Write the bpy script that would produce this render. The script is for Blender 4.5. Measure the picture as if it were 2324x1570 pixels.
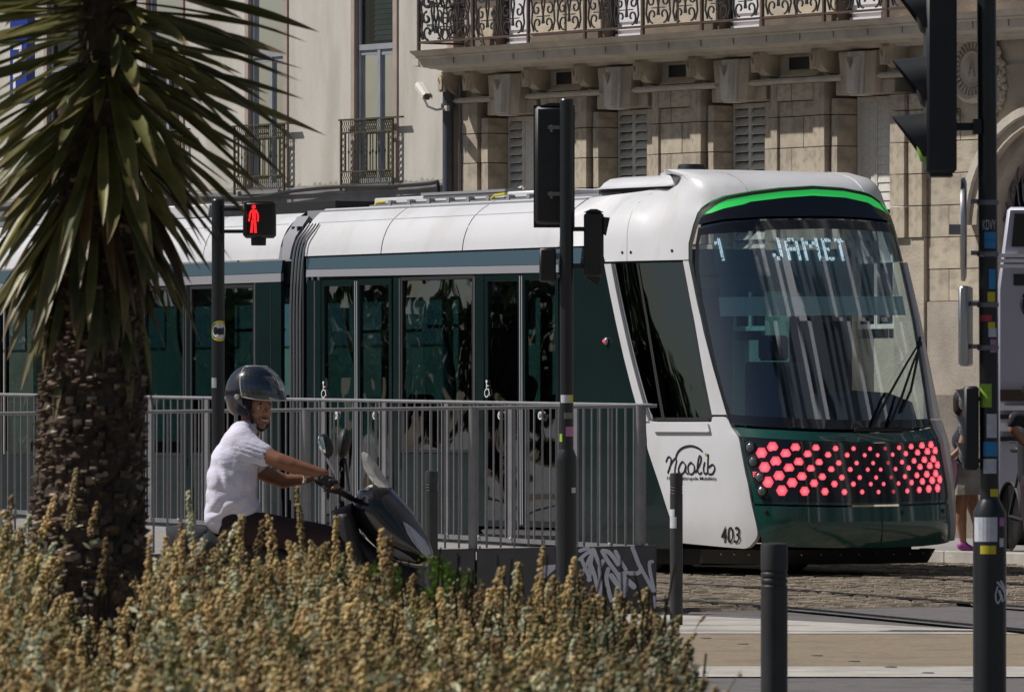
import bpy, bmesh, math, random
from mathutils import Vector, Matrix
from mathutils.geometry import delaunay_2d_cdt
R = math.radians
random.seed(7)
scene = bpy.context.scene
for o in list(bpy.data.objects): bpy.data.objects.remove(o)

# ------------------------------------------------------------------ camera, light
F0, HZ, CX, CZ = 17000.0, 944.0, 1162.0, 1.38      # focal length in photo pixels, eye line, centre, eye height
cam = bpy.data.cameras.new('camera'); cam_o = bpy.data.objects.new('camera', cam); scene.collection.objects.link(cam_o)
cam_o.location = (0, 0, CZ); cam_o.rotation_euler = (R(90), 0, 0)
cam.sensor_width = 36; cam.lens = F0/2324*36; cam.shift_y = (HZ-785)/2324
cam.clip_start = 1; cam.clip_end = 2000
cam.dof.use_dof = True; cam.dof.focus_distance = 61; cam.dof.aperture_fstop = 30
scene.camera = cam_o
SUN_AZ = math.atan2(-0.95, 0.10); SUN_EL = R(50)
w = bpy.data.worlds.new('World'); scene.world = w; w.use_nodes = True
nt = w.node_tree; sky = nt.nodes.new('ShaderNodeTexSky'); sky.sky_type = 'NISHITA'; sky.sun_disc = False
sky.sun_elevation = SUN_EL; sky.sun_rotation = SUN_AZ; sky.dust_density = 2.0; sky.air_density = 1.0; sky.ozone_density = 1.0
bg = nt.nodes['Background']; bg.inputs[1].default_value = 0.05
nt.links.new(sky.outputs[0], bg.inputs[0])
sl = bpy.data.lights.new('sun', 'SUN'); sl.energy = 5.0; sl.angle = R(0.6); sl.color = (1, .965, .93)
so = bpy.data.objects.new('sun', sl); scene.collection.objects.link(so)
sd = Vector((math.cos(SUN_EL)*math.sin(SUN_AZ), math.cos(SUN_EL)*math.cos(SUN_AZ), math.sin(SUN_EL)))
so.rotation_euler = sd.to_track_quat('Z', 'Y').to_euler(); so.location = (-20, 0, 40)
scene.view_settings.view_transform = 'Standard'; scene.view_settings.look = 'None'
scene.view_settings.exposure = -0.25; scene.view_settings.gamma = 1
scene.cycles.max_bounces = 8; scene.cycles.transparent_max_bounces = 16
scene.cycles.use_denoising = True

# ------------------------------------------------------------------ helpers
def P(x, y, Y): return Vector(((x-CX)*Y/F0, Y, CZ+(HZ-y)*Y/F0))
def zat(y, Y): return CZ+(HZ-y)*Y/F0
def xat(x, Y): return (x-CX)*Y/F0

class MB:
    def __init__(s): s.v = []; s.f = []; s.c = []
    def add(s, vs, fs, col=None):
        n = len(s.v); s.v += [tuple(p) for p in vs]; s.f += [tuple(i+n for i in f) for f in fs]
        if col is not None: s.c += [col]*len(vs)
        return s
    def box(s, x0, x1, y0, y1, z0, z1, m=None, col=None):
        vs = [Vector((x, y, z)) for x in (x0, x1) for y in (y0, y1) for z in (z0, z1)]
        if m is not None: vs = [m @ v for v in vs]
        return s.add(vs, [(0,1,3,2),(4,6,7,5),(0,4,5,1),(2,3,7,6),(0,2,6,4),(1,5,7,3)], col)
    def cbox(s, c, sz, rot=None, col=None):
        m = Matrix.Translation(Vector(c)) @ (rot.to_4x4() if rot is not None else Matrix())
        a, b, d = sz[0]/2, sz[1]/2, sz[2]/2
        return s.box(-a, a, -b, b, -d, d, m, col)
    def tube(s, pts, r, n=8, caps=True, col=None):
        pts = [Vector(p) for p in pts]; rs = r if isinstance(r, (list, tuple)) else [r]*len(pts)
        base = len(s.v); ref = None; vs = []; fs = []
        for i, p in enumerate(pts):
            d = (pts[min(i+1, len(pts)-1)]-pts[max(i-1, 0)]).normalized()
            if ref is None:
                a = Vector((0, 0, 1)) if abs(d.z) < .9 else Vector((1, 0, 0)); ref = d.cross(a).normalized()
            ref = (ref-d*ref.dot(d)).normalized(); bi = d.cross(ref)
            for k in range(n):
                t = 2*math.pi*(k+.5)/n; vs.append(p+(ref*math.cos(t)+bi*math.sin(t))*rs[i])
        for i in range(len(pts)-1):
            for k in range(n):
                a = i*n+k; b = i*n+(k+1) % n; fs.append((a, b, b+n, a+n))
        if caps: fs.append(tuple(range(n-1, -1, -1))); fs.append(tuple(range((len(pts)-1)*n, len(pts)*n)))
        return s.add(vs, fs, col)
    def lathe(s, prof, c=(0,0,0), n=20, m=None, col=None):
        vs = []; fs = []; c = Vector(c)
        for r, z in prof:
            for k in range(n):
                t = 2*math.pi*k/n; v = Vector((r*math.cos(t), r*math.sin(t), z)); v = (m @ v if m is not None else v)+c; vs.append(v)
        for i in range(len(prof)-1):
            for k in range(n): a = i*n+k; b = i*n+(k+1) % n; fs.append((a, b, b+n, a+n))
        fs.append(tuple(range(n-1, -1, -1))); fs.append(tuple(range((len(prof)-1)*n, len(prof)*n)))
        return s.add(vs, fs, col)
    def ball(s, c, r, n=10, m=3, sc=(1,1,1), rot=None, col=None):
        prof = []
        for i in range(1, m*2): a = -math.pi/2+math.pi*i/(m*2); prof.append((r*math.cos(a), r*math.sin(a)))
        prof = [(r*.05, -r)]+prof+[(r*.05, r)]
        M = Matrix.Diagonal(sc); M = (rot @ M) if rot is not None else M
        return s.lathe(prof, c, n, M, col)
    def extrude(s, poly, axis, a, b, m=None, col=None):   # 2-D polygon pushed along an axis (0,1,2) from a to b
        n = len(poly); vs = []
        for h in (a, b):
            for p in poly:
                q = [0, 0, 0]; k = [i for i in range(3) if i != axis]; q[k[0]] = p[0]; q[k[1]] = p[1]; q[axis] = h
                vs.append(m @ Vector(q) if m is not None else Vector(q))
        fs = [tuple(range(n)), tuple(range(2*n-1, n-1, -1))]+[(i, i+n, (i+1) % n+n, (i+1) % n) for i in range(n)]
        return s.add(vs, fs, col)
    def mesh(s, name, sharp=38, bevel=0):
        me = bpy.data.meshes.new(name); me.from_pydata(s.v, [], s.f); me.validate()
        bm = bmesh.new(); bm.from_mesh(me)
        bmesh.ops.recalc_face_normals(bm, faces=bm.faces)
        if bevel: bmesh.ops.bevel(bm, geom=bm.edges[:]+bm.verts[:], offset=bevel, segments=1, affect='EDGES', clamp_overlap=True)
        bm.to_mesh(me); bm.free()
        if s.c and len(s.c) == len(me.vertices):
            at = me.color_attributes.new('col', 'FLOAT_COLOR', 'POINT')
            at.data.foreach_set('color', [x for c in s.c for x in (*c, 1)])
        me.shade_smooth()
        if sharp: me.set_sharp_from_angle(angle=R(sharp))
        else: me.shade_flat()
        return me
    def build(s, name, mat, parent=None, sharp=38, bevel=0, world=False, **kw):
        return link(name, s.mesh(name, sharp, bevel), mat, parent, **kw)

def link(name, me, mat=None, parent=None, kind=None, label=None, cat=None, group=None):
    o = bpy.data.objects.new(name, me); scene.collection.objects.link(o)
    if mat is not None and me is not None and not me.materials: me.materials.append(mat)
    if parent is not None: o.parent = parent
    tag(o, label, cat, group, kind); return o
def tag(o, label=None, cat=None, group=None, kind=None):
    for k, v in (('label', label), ('category', cat), ('group', group), ('kind', kind)):
        if v: o[k] = v
    return o
def thing(name, label, cat, loc=(0,0,0), rz=0, group=None):
    o = bpy.data.objects.new(name, None); scene.collection.objects.link(o); o.location = loc; o.rotation_euler = (0,0,rz)
    o.empty_display_size = .1
    return tag(o, label, cat, group)
def copy_tree(o, parent=None):
    c = o.copy(); scene.collection.objects.link(c)
    if parent is not None: c.parent = parent
    for ch in o.children: copy_tree(ch, c)
    return c
def rnd(a, b): return random.uniform(a, b)
def sm(x): x = min(1, max(0, x)); return x*x*(3-2*x)
def interp(x, xs, ys):
    if x <= xs[0]: return ys[0]
    for i in range(1, len(xs)):
        if x <= xs[i]: return ys[i-1]+(ys[i]-ys[i-1])*(x-xs[i-1])/(xs[i]-xs[i-1])
    return ys[-1]
def spline(Pts, n=8, closed=False):
    Q = [Vector(p) for p in Pts]; out = []; N = len(Q)
    rng = range(N) if closed else range(N-1)
    for i in rng:
        g = (lambda k: Q[k % N]) if closed else (lambda k: Q[min(max(k, 0), N-1)])
        a, b, c, d = g(i-1), g(i), g(i+1), g(i+2)
        for k in range(n):
            u = k/n; out.append(.5*((2*b)+(c-a)*u+(2*a-5*b+4*c-d)*u*u+(3*b-a-3*c+d)*u**3))
    if not closed: out.append(Q[-1])
    return out
def roundpoly(pts, r, n=4):
    out = []; N = len(pts)
    for i in range(N):
        p = Vector(pts[i]); a = Vector(pts[i-1]); b = Vector(pts[(i+1) % N])
        da, db = (a-p), (b-p); rr = min(r, da.length*.45, db.length*.45)
        A = p+da.normalized()*rr; B_ = p+db.normalized()*rr
        for k in range(n+1):
            t = k/n; out.append((A*(1-t)**2+p*2*t*(1-t)+B_*t*t)[:])
    return out

# ------------------------------------------------------------------ materials
def mat(name, col, rough=.6, metal=0, col2=None, scale=6, detail=5, bump=0, bscale=None, spec=.5, emit=0, emitcol=None, coat=0, attr=False, transl=0, stretch=None, col3=None, scale3=1.2, trans=0):
    m = bpy.data.materials.new(name); m.use_nodes = True; nt = m.node_tree; N = nt.nodes; Lk = nt.links
    b = N['Principled BSDF']; b.inputs['Base Color'].default_value = (*col, 1); b.inputs['Roughness'].default_value = rough
    b.inputs['Metallic'].default_value = metal; b.inputs['Specular IOR Level'].default_value = spec; b.inputs['Coat Weight'].default_value = coat
    tc = N.new('ShaderNodeTexCoord'); mp = N.new('ShaderNodeMapping'); Lk.new(tc.outputs['Object'], mp.inputs[0])
    if stretch: mp.inputs['Scale'].default_value = stretch
    def noise(sc, det=5):
        n = N.new('ShaderNodeTexNoise'); n.inputs['Scale'].default_value = sc; n.inputs['Detail'].default_value = det; n.inputs['Roughness'].default_value = .6
        Lk.new(mp.outputs[0], n.inputs['Vector']); return n
    def mix(a, bcol, fac, lo=.35, hi=.65):
        r = N.new('ShaderNodeMapRange'); r.inputs[1].default_value = lo; r.inputs[2].default_value = hi; Lk.new(fac, r.inputs[0])
        x = N.new('ShaderNodeMix'); x.data_type = 'RGBA'; Lk.new(r.outputs[0], x.inputs[0])
        if isinstance(a, tuple): x.inputs[6].default_value = (*a, 1)
        else: Lk.new(a, x.inputs[6])
        x.inputs[7].default_value = (*bcol, 1); return x.outputs[2]
    cur = col
    if attr:
        at = N.new('ShaderNodeAttribute'); at.attribute_name = 'col'; cur = at.outputs['Color']; Lk.new(cur, b.inputs['Base Color'])
        if col2:
            mx = N.new('ShaderNodeMix'); mx.data_type = 'RGBA'; mx.blend_type = 'MULTIPLY'; mx.inputs[0].default_value = 1
            n = noise(scale, detail); r = N.new('ShaderNodeMapRange'); r.inputs[1].default_value = .3; r.inputs[2].default_value = .7; r.inputs[3].default_value = .55; r.inputs[4].default_value = 1.25
            Lk.new(n.outputs[0], r.inputs[0]); Lk.new(cur, mx.inputs[6]); Lk.new(r.outputs[0], mx.inputs[7]); cur = mx.outputs[2]; Lk.new(cur, b.inputs['Base Color'])
    elif col2:
        n = noise(scale, detail); cur = mix(col, col2, n.outputs[0]); Lk.new(cur, b.inputs['Base Color'])
        if col3: n3 = noise(scale3, 6); cur = mix(cur, col3, n3.outputs[0], .5, .75); Lk.new(cur, b.inputs['Base Color'])
    if bump:
        n = noise(bscale or scale*4, 6); bp = N.new('ShaderNodeBump'); bp.inputs['Strength'].default_value = min(1, bump); bp.inputs['Distance'].default_value = .01*max(1, bump)
        Lk.new(n.outputs[0], bp.inputs['Height']); Lk.new(bp.outputs[0], b.inputs['Normal'])
    if emit: b.inputs['Emission Color'].default_value = (*(emitcol or col), 1); b.inputs['Emission Strength'].default_value = emit
    if transl:
        tr_ = N.new('ShaderNodeBsdfTranslucent'); ms = N.new('ShaderNodeMixShader'); ms.inputs[0].default_value = transl; Lk.new(cur, tr_.inputs[0]); Lk.new(b.outputs[0], ms.inputs[1]); Lk.new(tr_.outputs[0], ms.inputs[2]); Lk.new(ms.outputs[0], N['Material Output'].inputs[0])
    if trans: b.inputs['Transmission Weight'].default_value = trans
    return m
def glass(name, tint=(.25,.4,.4), wave=0, wscale=1.5, refl=.09, rough=.02, gcol=(.9,.95,1)):
    m = bpy.data.materials.new(name); m.use_nodes = True; N = m.node_tree.nodes; Lk = m.node_tree.links
    N.remove(N['Principled BSDF']); out = N['Material Output']
    t = N.new('ShaderNodeBsdfTransparent'); t.inputs[0].default_value = (*tint, 1)
    g = N.new('ShaderNodeBsdfGlossy'); g.inputs['Roughness'].default_value = rough; g.inputs[0].default_value = (*gcol, 1)
    lw = N.new('ShaderNodeFresnel'); lw.inputs[0].default_value = 1.5
    ad = N.new('ShaderNodeMath'); ad.operation = 'ADD'; ad.inputs[1].default_value = refl; Lk.new(lw.outputs[0], ad.inputs[0])
    if wave:
        tc = N.new('ShaderNodeTexCoord'); n = N.new('ShaderNodeTexNoise'); n.inputs['Scale'].default_value = wscale; n.inputs['Detail'].default_value = 1
        Lk.new(tc.outputs['Object'], n.inputs['Vector']); bp = N.new('ShaderNodeBump'); bp.inputs['Strength'].default_value = 1; bp.inputs['Distance'].default_value = wave
        Lk.new(n.outputs[0], bp.inputs['Height']); Lk.new(bp.outputs[0], g.inputs['Normal'])
    mx = N.new('ShaderNodeMixShader'); Lk.new(ad.outputs[0], mx.inputs[0]); Lk.new(t.outputs[0], mx.inputs[1]); Lk.new(g.outputs[0], mx.inputs[2])
    Lk.new(mx.outputs[0], out.inputs[0]); return m
M = {}
M['plaster'] = mat('plaster', (.60,.57,.51), .9, col2=(.50,.475,.42), scale=2.2, bump=.5, bscale=60, col3=(.40,.365,.30), scale3=1.1, stretch=(1,1,.22))
M['plaster_old'] = mat('plaster_old', (.42,.37,.30), .9, col2=(.30,.26,.21), scale=2.5, bump=.6, bscale=40)
M['pink_stone'] = mat('pink_stone', (.44,.35,.30), .85, col2=(.36,.29,.25), scale=3, bump=.4, bscale=40)
M['stone'] = mat('stone', (.52,.45,.35), .85, col2=(.41,.35,.27), scale=2.6, bump=.8, bscale=35, col3=(.24,.20,.16), scale3=1.5)
M['stone2'] = mat('stone2', (.57,.49,.37), .85, col2=(.45,.385,.29), scale=3.1, bump=.8, bscale=35, col3=(.27,.23,.18), scale3=1.7)
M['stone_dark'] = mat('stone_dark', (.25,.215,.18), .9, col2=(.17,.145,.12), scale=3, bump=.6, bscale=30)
M['moulding'] = mat('moulding', (.60,.54,.45), .85, col2=(.50,.45,.37), scale=4, bump=.5, bscale=30, col3=(.34,.29,.24), scale3=1.4)
M['keywedge'] = mat('keywedge', (.64,.61,.56), .85, col2=(.52,.49,.44), scale=4, bump=.4, bscale=30)
M['zinc'] = mat('zinc', (.27,.26,.26), .6, col2=(.18,.175,.18), scale=3, bump=.2)
M['dark'] = mat('dark', (.012,.012,.014), .5)
M['black_gloss'] = mat('black_gloss', (.008,.009,.014), .12, coat=.5)
M['shutter'] = mat('shutter', (.76,.73,.67), .65, col2=(.60,.57,.52), scale=8, bump=.2)
M['window_frame'] = mat('window_frame', (.33,.35,.38), .45, col2=(.27,.29,.32), scale=5)
M['green_blind'] = mat('green_blind', (.44,.60,.56), .6, col2=(.28,.40,.37), scale=4)
M['iron_dark'] = mat('iron_dark', (.030,.032,.038), .6, .2, col2=(.05,.045,.045), scale=9)
M['sooty'] = mat('sooty', (.16,.125,.095), .9, col2=(.09,.07,.055), scale=3, bump=.6, bscale=30, col3=(.26,.20,.14), scale3=1.5)
M['iron'] = mat('iron', (.06,.048,.035), .65, .2, col2=(.10,.07,.04), scale=14, bump=.3)
M['iron_rust'] = mat('iron_rust', (.040,.040,.046), .7, .1, col2=(.10,.05,.025), scale=7, bump=.3)
M['moss_iron'] = mat('moss_iron', (.085,.075,.03), .7, .1, col2=(.04,.036,.025), scale=12, bump=.3)
M['pipe'] = mat('pipe', (.055,.062,.085), .45, col2=(.075,.08,.10), scale=5)
M['white_trim'] = mat('white_trim', (.72,.70,.72), .5)
M['cream_metal'] = mat('cream_metal', (.62,.58,.52), .35)
M['tram_white'] = mat('tram_white', (.71,.71,.72), .32, coat=.2, col2=(.65,.65,.66), scale=.9, col3=(.60,.59,.57), scale3=2.2, stretch=(1,1,.5))
M['tram_grey'] = mat('tram_grey', (.30,.30,.32), .4)
M['tram_green'] = mat('tram_green', (.012,.075,.06), .14, coat=.8, col2=(.010,.06,.05), scale=1)
M['tram_teal'] = mat('tram_teal', (.005,.018,.018), .2, coat=.2, col2=(.004,.014,.014), scale=1)
M['band_glass'] = mat('band_glass', (.02,.06,.085), .08, coat=1, spec=.8)
M['rubber'] = mat('rubber', (.015,.015,.016), .6)
M['metal'] = mat('metal', (.55,.55,.56), .3, 1)
M['dull_metal'] = mat('dull_metal', (.22,.22,.235), .42, .7)
M['win_glass'] = glass('win_glass', (.15,.235,.235), wave=.016, wscale=1.5, refl=.20)
M['far_glass'] = glass('far_glass', (.13,.34,.38), refl=.0)
M['screen_glass'] = glass('screen_glass', (.62,.76,.78), wave=.010, wscale=.7, refl=.12)
M['cab_glass'] = glass('cab_glass', (.16,.20,.19), wave=.01, wscale=1.4, refl=-.03, gcol=(.13,.15,.15))
M['bld_glass'] = glass('bld_glass', (.80,.86,.86), wave=.004, wscale=2, refl=.03)
M['green_light'] = mat('green_light', (.03,.45,.09), .3, emit=.42, emitcol=(.05,.9,.16))
M['red_light'] = mat('red_light', (.8,.05,.08), .3, emit=1.25, emitcol=(1.0,.10,.15))
_rn = M['red_light'].node_tree; _tc = _rn.nodes.new('ShaderNodeTexCoord'); _sx = _rn.nodes.new('ShaderNodeVectorMath'); _sx.operation = 'MULTIPLY'; _sx.inputs[1].default_value = (1,1,0)
_ln = _rn.nodes.new('ShaderNodeVectorMath'); _ln.operation = 'LENGTH'; _cr = _rn.nodes.new('ShaderNodeValToRGB'); _cr.color_ramp.elements[0].color = (1,.26,.32,1); _cr.color_ramp.elements[1].color = (.85,.045,.08,1); _cr.color_ramp.elements[1].position = .95
_rn.links.new(_tc.outputs['Object'], _sx.inputs[0]); _rn.links.new(_sx.outputs[0], _ln.inputs[0]); _rn.links.new(_ln.outputs['Value'], _cr.inputs[0]); _rn.links.new(_cr.outputs[0], _rn.nodes['Principled BSDF'].inputs['Emission Color'])
M['red_dim'] = mat('red_dim', (.4,.03,.05), .3, emit=.45, emitcol=(1.0,.09,.14))
M['led'] = mat('led', (.8,.9,1), .4, emit=.85, emitcol=(.85,.94,1))
M['red_man'] = mat('red_man', (.8,.02,.03), .4, emit=1.6, emitcol=(1,.015,.02))
M['ink'] = mat('ink', (.012,.014,.018), .4)
M['leaf_dot'] = mat('leaf_dot', (.18,.42,.03), .5)
M['lamp_lens'] = mat('lamp_lens', (.10,.11,.12), .08, coat=1, spec=1)
M['pole'] = mat('pole', (.013,.016,.019), .33, coat=.15, col2=(.02,.022,.025), scale=4, bump=.06)
M['signal'] = mat('signal', (.011,.013,.015), .5, col2=(.018,.02,.022), scale=5)
M['bollard'] = mat('bollard', (.04,.04,.042), .42, .3, col2=(.055,.055,.056), scale=6, bump=.1)
M['fence'] = mat('fence', (.20,.20,.215), .45, .35, col2=(.26,.255,.26), scale=8)
M['plinth'] = mat('plinth', (.065,.065,.072), .65, col2=(.05,.05,.055), scale=5, bump=.3)
M['spray'] = mat('spray', (.56,.57,.66), .6, col2=(.46,.47,.55), scale=7)
M['paver'] = mat('paver', (.44,.39,.31), .9, col2=(.33,.29,.235), scale=9, bump=.5)
M['asphalt'] = mat('asphalt', (.17,.155,.15), .85, col2=(.12,.11,.105), scale=12, bump=.8, bscale=90, col3=(.075,.07,.068), scale3=2.5)
M['ochre'] = mat('ochre', (.32,.25,.165), .9, col2=(.20,.16,.11), scale=16, bump=.8, bscale=120, col3=(.17,.14,.11), scale3=1.7)
M['kerb'] = mat('kerb', (.50,.47,.42), .85, col2=(.36,.335,.30), scale=3, bump=.6, bscale=60, col3=(.26,.24,.22), scale3=1.3)
M['sett'] = mat('sett', (.31,.25,.18), .85, col2=(.14,.115,.085), scale=2.4, bump=.8, bscale=30)
M['rail'] = mat('rail', (.07,.06,.055), .5, .6)
M['pavement'] = mat('pavement', (.30,.285,.27), .85, col2=(.24,.225,.21), scale=5, bump=.4)
M['soil'] = mat('soil', (.10,.075,.05), .95, col2=(.06,.045,.03), scale=6, bump=1)
M['skin'] = mat('skin', (.26,.115,.066), .5, col2=(.21,.09,.05), scale=12, spec=.4)
M['slate'] = mat('slate', (.09,.115,.145), .7)
M['face'] = mat('face', (.44,.215,.13), .45, col2=(.37,.17,.10), scale=14)  # rider's skin tone lightened to make up for the helmet's shade
M['skin_light'] = mat('skin_light', (.34,.17,.10), .5, col2=(.30,.14,.08), scale=12)
M['shirt'] = mat('shirt', (.66,.64,.75), .9, col2=(.60,.58,.70), scale=3, bump=2, bscale=5, stretch=(1,1,1.8))
M['trousers'] = mat('trousers', (.035,.016,.018), .9, col2=(.022,.011,.013), scale=6, bump=.5)
M['glove'] = mat('glove', (.012,.012,.014), .7, bump=.5)
M['helmet'] = mat('helmet', (.018,.019,.028), .16, coat=.8)
M['visor'] = glass('visor', (.42,.45,.47), refl=.12, rough=.08)
M['white'] = mat('white', (.78,.78,.78), .5)
M['tooth'] = mat('tooth', (.5,.45,.4), .4)
M['scooter'] = mat('scooter', (.010,.010,.014), .16, coat=.7)
M['scooter_matt'] = mat('scooter_matt', (.02,.02,.022), .6)
M['headlamp'] = mat('headlamp', (.42,.42,.48), .12, .55, coat=1)
M['mirror'] = mat('mirror', (.62,.72,.70), .06, 1)
M['screen_cream'] = mat('screen_cream', (.50,.47,.42), .45)
M['bark'] = mat('bark', (.10,.07,.05), .95, attr=True, col2=(1,1,1), scale=18, bump=.8, bscale=40)
M['foliage'] = mat('foliage', (.1,.1,.05), .75, attr=True, transl=.25)
M['yucca'] = mat('yucca', (.1,.1,.05), .42, attr=True, col2=(1,1,1), scale=9, bump=.1, transl=.30)
M['sticker_blue'] = mat('sticker_blue', (.03,.25,.55), .5)
M['sticker_yellow'] = mat('sticker_yellow', (.65,.55,.03), .5)
M['sticker_green'] = mat('sticker_green', (.33,.55,.05), .5, col2=(.2,.4,.03), scale=40)
M['sticker_pink'] = mat('sticker_pink', (.5,.2,.42), .5)
M['sticker_red'] = mat('sticker_red', (.5,.05,.06), .5)
M['sticker_white'] = mat('sticker_white', (.62,.64,.68), .5, col2=(.5,.52,.58), scale=30)
M['sign_blue'] = mat('sign_blue', (.01,.035,.28), .4)
M['bag'] = mat('bag', (.62,.28,.42), .6)
M['skirt'] = mat('skirt', (.42,.39,.34), .9, col2=(.24,.2,.17), scale=3.5, bump=.6)
M['shoe'] = mat('shoe', (.50,.08,.36), .6, col2=(.30,.05,.25), scale=25)
M['van'] = mat('van', (.42,.41,.49), .45)
M['seat_blue'] = mat('seat_blue', (.02,.05,.11), .8)
M['interior'] = mat('interior', (.10,.13,.13), .6)
M['interior_teal'] = mat('interior_teal', (.10,.42,.40), .6)
M['cloth_dark'] = mat('cloth_dark', (.02,.022,.03), .9)
M['hair'] = mat('hair', (.02,.014,.01), .8)
M['cable'] = mat('cable', (.02,.02,.022), .5)

# text outlines -> (vertices, faces)
_fc = bpy.data.curves.new('lettering', 'FONT'); _fo = bpy.data.objects.new('lettering', _fc); scene.collection.objects.link(_fo)
def text2d(s, size=1, shear=0, bold=0):
    _fc.body = s; _fc.size = size; _fc.shear = shear; _fc.offset = bold; _fc.resolution_u = 4
    dg = bpy.context.evaluated_depsgraph_get(); dg.update()
    me = bpy.data.meshes.new_from_object(_fo.evaluated_get(dg)); vs = [v.co.copy() for v in me.vertices]; fs = [tuple(p.vertices) for p in me.polygons]
    bpy.data.meshes.remove(me)
    xs = [v.x for v in vs]; ys = [v.y for v in vs]; cx = (min(xs)+max(xs))/2; cy = (min(ys)+max(ys))/2
    return [Vector((v.x-cx, v.y-cy, 0)) for v in vs], fs, max(xs)-min(xs), max(ys)-min(ys)
def fit_text(s, w, h, **k):      # scaled to width and height, centred
    vs, fs, a, b = text2d(s, 1, **k); return [(v.x*w/a, v.y*h/b) for v in vs], fs
def stroke2d(pts, r, n=6):       # flat ribbon with round ends
    pts = [Vector(p) for p in pts]; L = []; Rr = []; rs = r if isinstance(r, list) else [r]*len(pts)
    for i, p in enumerate(pts):
        d = (pts[min(i+1, len(pts)-1)]-pts[max(i-1, 0)]).normalized(); nn = Vector((-d.y, d.x)); L.append(p+nn*rs[i]); Rr.append(p-nn*rs[i])
    vs = [v[:] for v in L]+[v[:] for v in Rr]; k = len(pts); fs = [(i, i+1, k+i+1, k+i) for i in range(k-1)]
    for idx, sgn in ((0, -1), (k-1, 1)):
        d = (pts[1]-pts[0] if idx == 0 else pts[-1]-pts[-2]).normalized()*sgn; a0 = math.atan2(d.y, d.x); b0 = len(vs)
        for j in range(n+1):
            a = a0-math.pi/2+math.pi*j/n; vs.append((pts[idx].x+rs[idx]*math.cos(a), pts[idx].y+rs[idx]*math.sin(a)))
        fs.append(tuple(range(b0, b0+n+1)))
    return vs, fs

def blob(name, caps, m, parent=None, voxel=.008, smooth=4, cut=None):
    """one continuous organic surface from tapered capsules (p0, r0, p1, r1)"""
    mb = MB()
    for c in caps:
        if len(c) == 2: p0, r0 = c; p1, r1 = Vector(p0)+Vector((0,0,.001)), r0
        else: p0, r0, p1, r1 = c
        p0, p1 = Vector(p0), Vector(p1); d = (p1-p0); L = max(d.length, 1e-4); d = d/L
        pts = []; rs = []
        for k in range(6): a = math.pi/2*(1-k/5); pts.append(p0-d*r0*math.sin(a)); rs.append(max(r0*math.cos(a), r0*.03))
        for k in range(6): a = math.pi/2*k/5; pts.append(p1+d*r1*math.sin(a)); rs.append(max(r1*math.cos(a), r1*.03))
        mb.tube(pts, rs, 12)
    o = mb.build(name, m, parent, sharp=0)
    md = o.modifiers.new('r', 'REMESH'); md.mode = 'VOXEL'; md.voxel_size = voxel; md.use_smooth_shade = True
    s = o.modifiers.new('s', 'SMOOTH'); s.factor = .6; s.iterations = smooth
    dg = bpy.context.evaluated_depsgraph_get(); dg.update()
    me = bpy.data.meshes.new_from_object(o.evaluated_get(dg)); o.modifiers.clear(); old = o.data; o.data = me; bpy.data.meshes.remove(old); me.name = name
    if not me.materials: me.materials.append(m)
    me.shade_smooth(); return o
# ------------------------------------------------------------------ ground
def G(x, y, z=0): Y = F0*(CZ-z)/(y-HZ); return Vector(((x-CX)*Y/F0, Y, z))
def sheet(name, pts, z, m, kind='structure'):
    mb = MB(); mb.add([(p[0], p[1], z) for p in pts], [tuple(range(len(pts)))]); return mb.build(name, m, kind=kind, sharp=0)
sheet('ground', [(-150, -60), (150, -60), (150, 260), (-150, 260)], 0, M['asphalt'])
sheet('cycle_lane', [(-12, 41.3), (14, 41.0), (14, 46.9), (-12, 47.6)], .008, M['ochre'])
sheet('kerb_strip', [(-12, 39.6), (14, 39.4), (14, 40.98), (-12, 41.28)], .008, M['kerb'])
sheet('pale_stone_strip', [tuple(G(-300, 1391)[:2]), tuple(G(1290, 1391)[:2]), tuple(G(1553, 1398)[:2]), tuple(G(2230, 1431)[:2]), (14, 47.4), (14, 47.0), (-12, 47.7)], .008, M['kerb'])
studs = MB()
for k in range(9):
    p = G(1518+k*84, 1438+k*13.2)
    studs.lathe([(.035, 0), (.035, .004), (.02, .006)], (p.x, p.y, .008), 12)
studs.build('road_stud', M['dull_metal'], kind='stuff', label='line of small metal studs set in the ochre lane')
TA = R(31); TB = Vector((-math.sin(TA), math.cos(TA), 0)); TL = Vector((math.cos(TA), math.sin(TA), 0))
def railpath(x0, y0, x1, y1):
    a, b = G(x0, y0), G(x1, y1); d = (a-b).normalized(); pts = [b-d*14, b, a]; ang = math.atan2(-d.x, d.y); p = a
    for k in range(8): ang += (TA-ang)*.3; p = p+Vector((-math.sin(ang), math.cos(ang), 0))*1.6; pts.append(p)
    pts.append(p+TB*60); return spline(pts, 6)
def ribbon(mb, pts, w, off, z):
    L = []
    for i, p in enumerate(pts):
        d = (pts[min(i+1, len(pts)-1)]-pts[max(i-1, 0)]).normalized(); n = Vector((-d.y, d.x, 0))
        L.append((p+n*(off-w/2))); L.append(p+n*(off+w/2))
    mb.add([(v.x, v.y, z) for v in L], [(2*i, 2*i+1, 2*i+3, 2*i+2) for i in range(len(pts)-1)])
rails = [railpath(1793, 1345, 2205, 1376), railpath(1793, 1387, 2209, 1427), railpath(1895, 1305, 2205, 1325)]
rails.append([p+Vector((1.40, .42, 0)) for p in rails[2]])
for r_ in rails:
    g = MB(); ribbon(g, r_, .17, 0, .026); o = g.build('rail_groove', M['dark'], kind='structure')
    g = MB(); ribbon(g, r_, .055, -.02, .031); o = g.build('tram_rail', M['rail'], kind='structure')
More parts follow.
